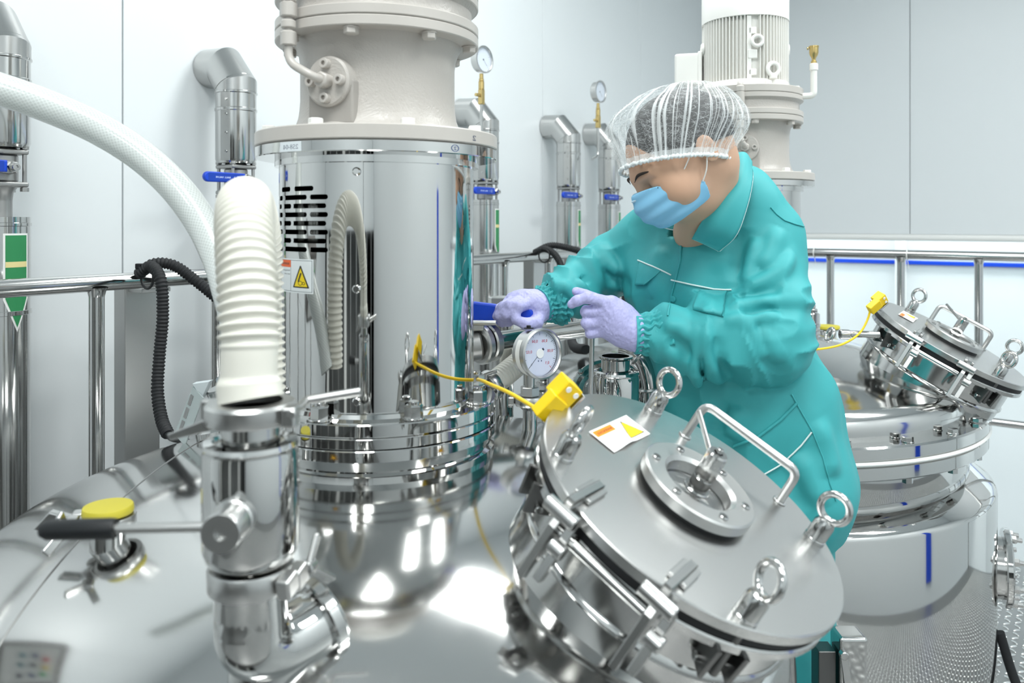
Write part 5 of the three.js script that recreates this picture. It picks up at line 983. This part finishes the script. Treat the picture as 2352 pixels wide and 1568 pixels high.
const st = sheetGrid([[P(1700, 350, 1.62), P(1690, 402, 1.535), P(1664, 455, 1.50), P(1630, 506, 1.49), P(1590, 550, 1.515)], [P(1690, 372, 1.63), P(1672, 425, 1.56), P(1645, 480, 1.53), P(1615, 530, 1.52), P(1588, 560, 1.535)]], 0.004);
wear('collar_stand', st.geo, coatMat, coat);
// gathered cuffs
function cuff(a, b, r0, r1, name = 'cuff') {
  const L = a.distanceTo(b);
  return wear(name, sweep([a, a.clone().lerp(b, 0.5), b], (u, l, ang) => { const base = lerp(r0, r1, smooth(0.25, 1, u)); return base + (0.0022 + 0.002 * u) * Math.sin(ang * 19 + 2.5 * noise3(u * 5, ang, r0 * 40)) * smooth(0, 0.15, u) + 0.0016 * Math.cos(u * 20); }, 34, 150), coatMat, coat);
}
cuff(P(1458, 766, 1.468), P(1540, 768, 1.466), 0.036, 0.050);
cuff(P(1240, 702, 1.585), P(1282, 690, 1.612), 0.033, 0.046);
// gloves
const glove = std(0xb4b4e2, 0.5, { bumpMap: peelTex, bumpScale: 0.0002 });
function gloveMesh(chains, palm, k, name) {
  const pts = [...chains.flat().map(c => c[0]), ...palm.flatMap(c => [c[0], c[1]])], [lo, hi] = box3(pts, 0.04);
  const f = (x, y, z) => {
    let d = 1; for (const [a, b, ra, rb] of palm) d = smin(d, cap(x, y, z, a, b, ra, rb), 0.02);
    let fd = 1; for (const ch of chains) { let c = 1; for (let i = 0; i < ch.length - 1; i++) c = smin(c, cap(x, y, z, ch[i][0], ch[i + 1][0], ch[i][1], ch[i + 1][1]), 0.004); d = smin(d, c, k); }
    return d - 0.0012 * noise3(x * 60 + y * 30, y * 40, z * 50) * 0.5 - 0.0005 * noise3(x * 160, y * 120, z * 150);
  };
  return wear(name, mesher(f, lo, hi, 0.0026), glove, person, 'lavender rubber glove');
}
{ // hand on the upright lever
  const w = P(1462, 766, 1.468), q = (x, y, d) => P(x, y, d);
  const im = q(1404, 697, 1.472), mm = q(1396, 714, 1.476), rm = q(1394, 737, 1.478), lm = q(1398, 758, 1.482);
  gloveMesh([
    [[im, 0.0125], [q(1352, 683, 1.470), 0.0108], [q(1326, 690, 1.472), 0.0098], [q(1313, 698, 1.476), 0.0085]],
    [[mm, 0.0125], [q(1347, 715, 1.482), 0.0110], [q(1350, 722, 1.522), 0.0095], [q(1376, 722, 1.535), 0.0085]],
    [[rm, 0.0122], [q(1348, 742, 1.484), 0.0108], [q(1352, 745, 1.522), 0.0094], [q(1378, 745, 1.533), 0.0083]],
    [[lm, 0.0115], [q(1357, 765, 1.488), 0.0098], [q(1360, 766, 1.520), 0.0085], [q(1382, 764, 1.53), 0.0075]],
    [[q(1430, 715, 1.50), 0.015], [q(1380, 692, 1.512), 0.0125], [q(1346, 678, 1.505), 0.0105], [q(1324, 669, 1.498), 0.0085]],
  ], [[w, q(1425, 722, 1.474), 0.026, 0.021], [w, q(1420, 745, 1.476), 0.027, 0.022], [w, q(1425, 765, 1.48), 0.026, 0.019], [q(1425, 722, 1.474), im, 0.02, 0.014], [q(1420, 735, 1.476), mm, 0.02, 0.014], [q(1420, 750, 1.478), rm, 0.02, 0.0135], [q(1425, 765, 1.48), lm, 0.018, 0.0125]], 0.006, 'glove');
}
{ // hand closed round the blue lever
  const q = (x, y, d) => P(x, y, d), w = q(1246, 706, 1.588);
  const im = q(1219, 694, 1.568), mm = q(1203, 687, 1.575), rm = q(1187, 687, 1.582), lm = q(1173, 692, 1.59);
  gloveMesh([
    [[im, 0.0125], [q(1191, 704, 1.534), 0.0112], [q(1182, 722, 1.532), 0.0098], [q(1188, 738, 1.55), 0.0085]],
    [[mm, 0.0125], [q(1172, 702, 1.538), 0.0112], [q(1162, 722, 1.536), 0.0098], [q(1168, 741, 1.555), 0.0085]],
    [[rm, 0.0120], [q(1156, 705, 1.546), 0.0106], [q(1148, 724, 1.544), 0.0094], [q(1155, 742, 1.562), 0.0082]],
    [[lm, 0.0110], [q(1148, 708, 1.562), 0.0094], [q(1142, 725, 1.558), 0.0086], [q(1150, 741, 1.572), 0.0075]],
    [[q(1240, 722, 1.57), 0.016], [q(1231, 741, 1.545), 0.0135], [q(1208, 744, 1.528), 0.0112], [q(1186, 735, 1.524), 0.0092]],
  ], [[w, q(1232, 700, 1.575), 0.024, 0.021], [w, q(1222, 695, 1.585), 0.024, 0.02], [q(1230, 700, 1.575), im, 0.02, 0.014], [q(1225, 697, 1.58), mm, 0.02, 0.014], [q(1218, 697, 1.588), rm, 0.018, 0.0135], [q(1212, 700, 1.594), lm, 0.016, 0.012]], 0.006, 'glove');
}
// mask: an offset of the lower face, cut along its edges
{
  const mf = (x, y, z) => {
    tmpv.set(x, y, z).applyMatrix4(headInv); const a = tmpv.x, b = tmpv.y, c = tmpv.z, ax = Math.abs(a);
    let d = smin(ell(a, b, c, 0, -0.02, 0.03, 0.067, 0.066, 0.07), ell(a, b, c, 0, -0.026, 0.088, 0.03, 0.038, 0.040), 0.05); d = smin(d, ell(a, b, c, 0, -0.052, 0.062, 0.038, 0.026, 0.036), 0.03);
    const top = b - 0.007 + Math.max(0, 0.108 - c) * 0.31, back = Math.max(Math.min(0.048 - c, b + 0.044 - (0.052 - c) * 0.22), 0.018 - c), bot = -0.074 - b;
    d = Math.max(d, top, back, bot); d -= 0.0012 * Math.sin(b * 260) * smooth(0.02, 0.07, c);
    return d * HS;
  };
  const mk = wear('face_mask', mesher(mf, hc0.clone().addScalar(-0.19), hc0.clone().addScalar(0.19), 0.003), std(0x86c4e8, 0.75, { bumpMap: clothTex, bumpScale: 0.00005 }), person, 'light blue pleated face mask');
  const s = near; const corner = hp(s * 0.062, -0.012, 0.05), corner2 = hp(s * 0.064, -0.04, 0.022);
  wear('ear_loop', sweep([corner, hp(s * 0.078, 0.008, 0.02), hp(s * 0.082, 0.022, 0.0)], 0.0012, 24, 8), M.white, mk);
  wear('ear_loop', sweep([corner2, hp(s * 0.075, -0.026, 0.008), hp(s * 0.081, -0.006, -0.006)], 0.0012, 24, 8), M.white, mk);
  wear('nose_strip', sweep([hp(-s * 0.02, -0.001, 0.11), hp(0, 0.0, 0.123), hp(s * 0.028, -0.003, 0.104), hp(s * 0.05, -0.009, 0.074)], 0.0022, 40, 8), std(0xbcd9ec, 0.6), mk);
}
// hair and brows
wear('hair', mesher((x, y, z) => { tmpv.set(x, y, z).applyMatrix4(headInv); const a = tmpv.x, b = tmpv.y, c = tmpv.z; let d = ell(a, b, c, 0, 0.032, -0.012, 0.081, 0.09, 0.1); d = Math.max(d, c - 0.078 - 0.3 * Math.max(0, b - 0.06), 0.006 - b - 0.3 * (c < -0.02 ? (-c - 0.02) : 0) + (c > -0.02 ? (c + 0.02) * 0.22 : 0)); return d * HS; }, hc0.clone().addScalar(-0.2), hc0.clone().addScalar(0.2), 0.004), std(0x1d1a1b, 0.55), person, 'short black hair');
for (const s of [-1, 1]) { wear('eyebrow', sweep([hp(s * 0.014, 0.026, 0.103), hp(s * 0.032, 0.033, 0.096), hp(s * 0.052, 0.027, 0.078)], (u) => 0.0028 * Math.sin(Math.PI * clamp(u, 0.08, 0.92)), 24, 8), std(0x2a211c, 0.8), person); wear('eyelash', sweep([hp(s * 0.019, -0.003, 0.0915), hp(s * 0.032, -0.007, 0.0925), hp(s * 0.046, -0.003, 0.085)], 0.0011, 20, 6), std(0x241b17, 0.8), person); }
// hair net: pleated see-through cap gathered into an elastic band
{
  const C = P(1556, 382, 1.458), ax = V(-0.03, 1, -0.12).normalize(), e1 = V(1, -0.05, 0.25).addScaledVector(ax, -V(1, -0.05, 0.25).dot(ax)).normalize(), e2 = ax.clone().cross(e1);
  const nu = 220, nv = 48, pos = [], uv = [], idx = [];
  const at = (u, v) => {
    const ph = u * Math.PI * 2, cx = Math.cos(ph), sx = Math.sin(ph);
    const prof = v < 0.08 ? lerp(0.93, 1, v / 0.08) : Math.cos(Math.pow((v - 0.08) / 0.92, 1.7) * Math.PI / 2) * (1 + 0.13 * Math.sin(Math.PI * clamp((v - 0.06) / 0.5, 0, 1)));
    const h = 0.147 * Math.sin(Math.pow(v, 0.9) * Math.PI / 2);
    let rx = (cx > 0 ? 0.098 : 0.110) + (cx < 0 ? 0.012 * smooth(0.08, 0.3, v) * (1 - v) : 0.010 * smooth(0.05, 0.25, v) * (1 - v)), rz = 0.104;
    const pl = 0.0024 * (Math.sin(ph * 31 + 3 * noise3(cx, sx, v * 2)) + 0.6 * Math.sin(ph * 57)) * (0.4 + 0.6 * (1 - v)) + 0.004 * (1 - 2 * Math.abs(noise3(cx * 2.2, sx * 2.2, v * 1.4 + 5))) * smooth(0.1, 0.3, v) * (1 - v * 0.6);
    const q = C.clone().addScaledVector(e1, cx * (rx + pl) * prof + 0.032 * v).addScaledVector(e2, sx * (rz + pl) * prof).addScaledVector(ax, h + 0.004 * Math.cos(ph) * (1 - v));
    return q;
  };
  for (let j = 0; j <= nv; j++) for (let i = 0; i <= nu; i++) { const q = at(i / nu, j / nv); pos.push(q.x, q.y, q.z); uv.push(i / nu * 2, j / nv); }
  for (let j = 0; j < nv; j++) for (let i = 0; i < nu; i++) { const k = j * (nu + 1) + i; idx.push(k, k + 1, k + nu + 1, k + 1, k + nu + 2, k + nu + 1); }
  const g = new THREE.BufferGeometry(); g.setAttribute('position', new THREE.Float32BufferAttribute(pos, 3)); g.setAttribute('uv', new THREE.Float32BufferAttribute(uv, 2)); g.setIndex(idx); g.computeVertexNormals();
  // fibre web: random short strands and the doubled cloth of the pleats
  const S = 1024, c = document.createElement('canvas'); c.width = c.height = S; const k = c.getContext('2d'); k.fillStyle = '#1e1e1e'; k.fillRect(0, 0, S, S); k.lineCap = 'round';
  for (let i = 0; i < 5000; i++) { const x = rnd() * S, y = rnd() * S, a = rnd() * Math.PI, l = 8 + rnd() * 26, v = 150 + rnd() * 90 | 0; k.strokeStyle = `rgba(${v},${v},${v},0.6)`; k.lineWidth = 0.8 + rnd() * 0.9; k.beginPath(); k.moveTo(x, y); k.quadraticCurveTo(x + Math.cos(a) * l + rnd() * 10, y + Math.sin(a) * l, x + Math.cos(a + 0.5) * l * 1.6, y + Math.sin(a + 0.5) * l * 1.6); k.stroke(); }
  for (let i = 0; i < 46; i++) { const x = rnd() * S, v = 190 + rnd() * 50 | 0, w = 2 + rnd() * rnd() * 13, y0 = rnd() * 200; k.strokeStyle = `rgba(${v},${v},${v},0.75)`; k.lineWidth = w; k.beginPath(); k.moveTo(x, S - 0); k.bezierCurveTo(x + 20 * rnd() - 10, 700, x + 40 * rnd() - 20, 400, x + 50 * rnd() - 25, y0); k.stroke(); }
  k.fillStyle = 'rgba(235,235,235,0.55)'; k.fillRect(0, S - 40, S, 40);
  const alpha = new THREE.CanvasTexture(c); alpha.wrapS = alpha.wrapT = THREE.RepeatWrapping; alpha.flipY = true;
  const net = wear('hair_net', g, new THREE.MeshPhysicalMaterial({ color: 0xf2f7f8, roughness: 0.7, alphaMap: alpha, transparent: true, side: THREE.DoubleSide, sheen: 0.2 }), person, 'see-through white pleated hair net');
  const band = []; for (let i = 0; i < 90; i++) band.push(at(i / 90, 0));
  wear('elastic_band', sweep(band, (u, l, a) => 0.0036 + 0.0009 * Math.sin(u * Math.PI * 2 * 95 + a), 760, 10, { closed: true }), std(0xe9f0f1, 0.7), net);
}
renderer.render(scene, camera);
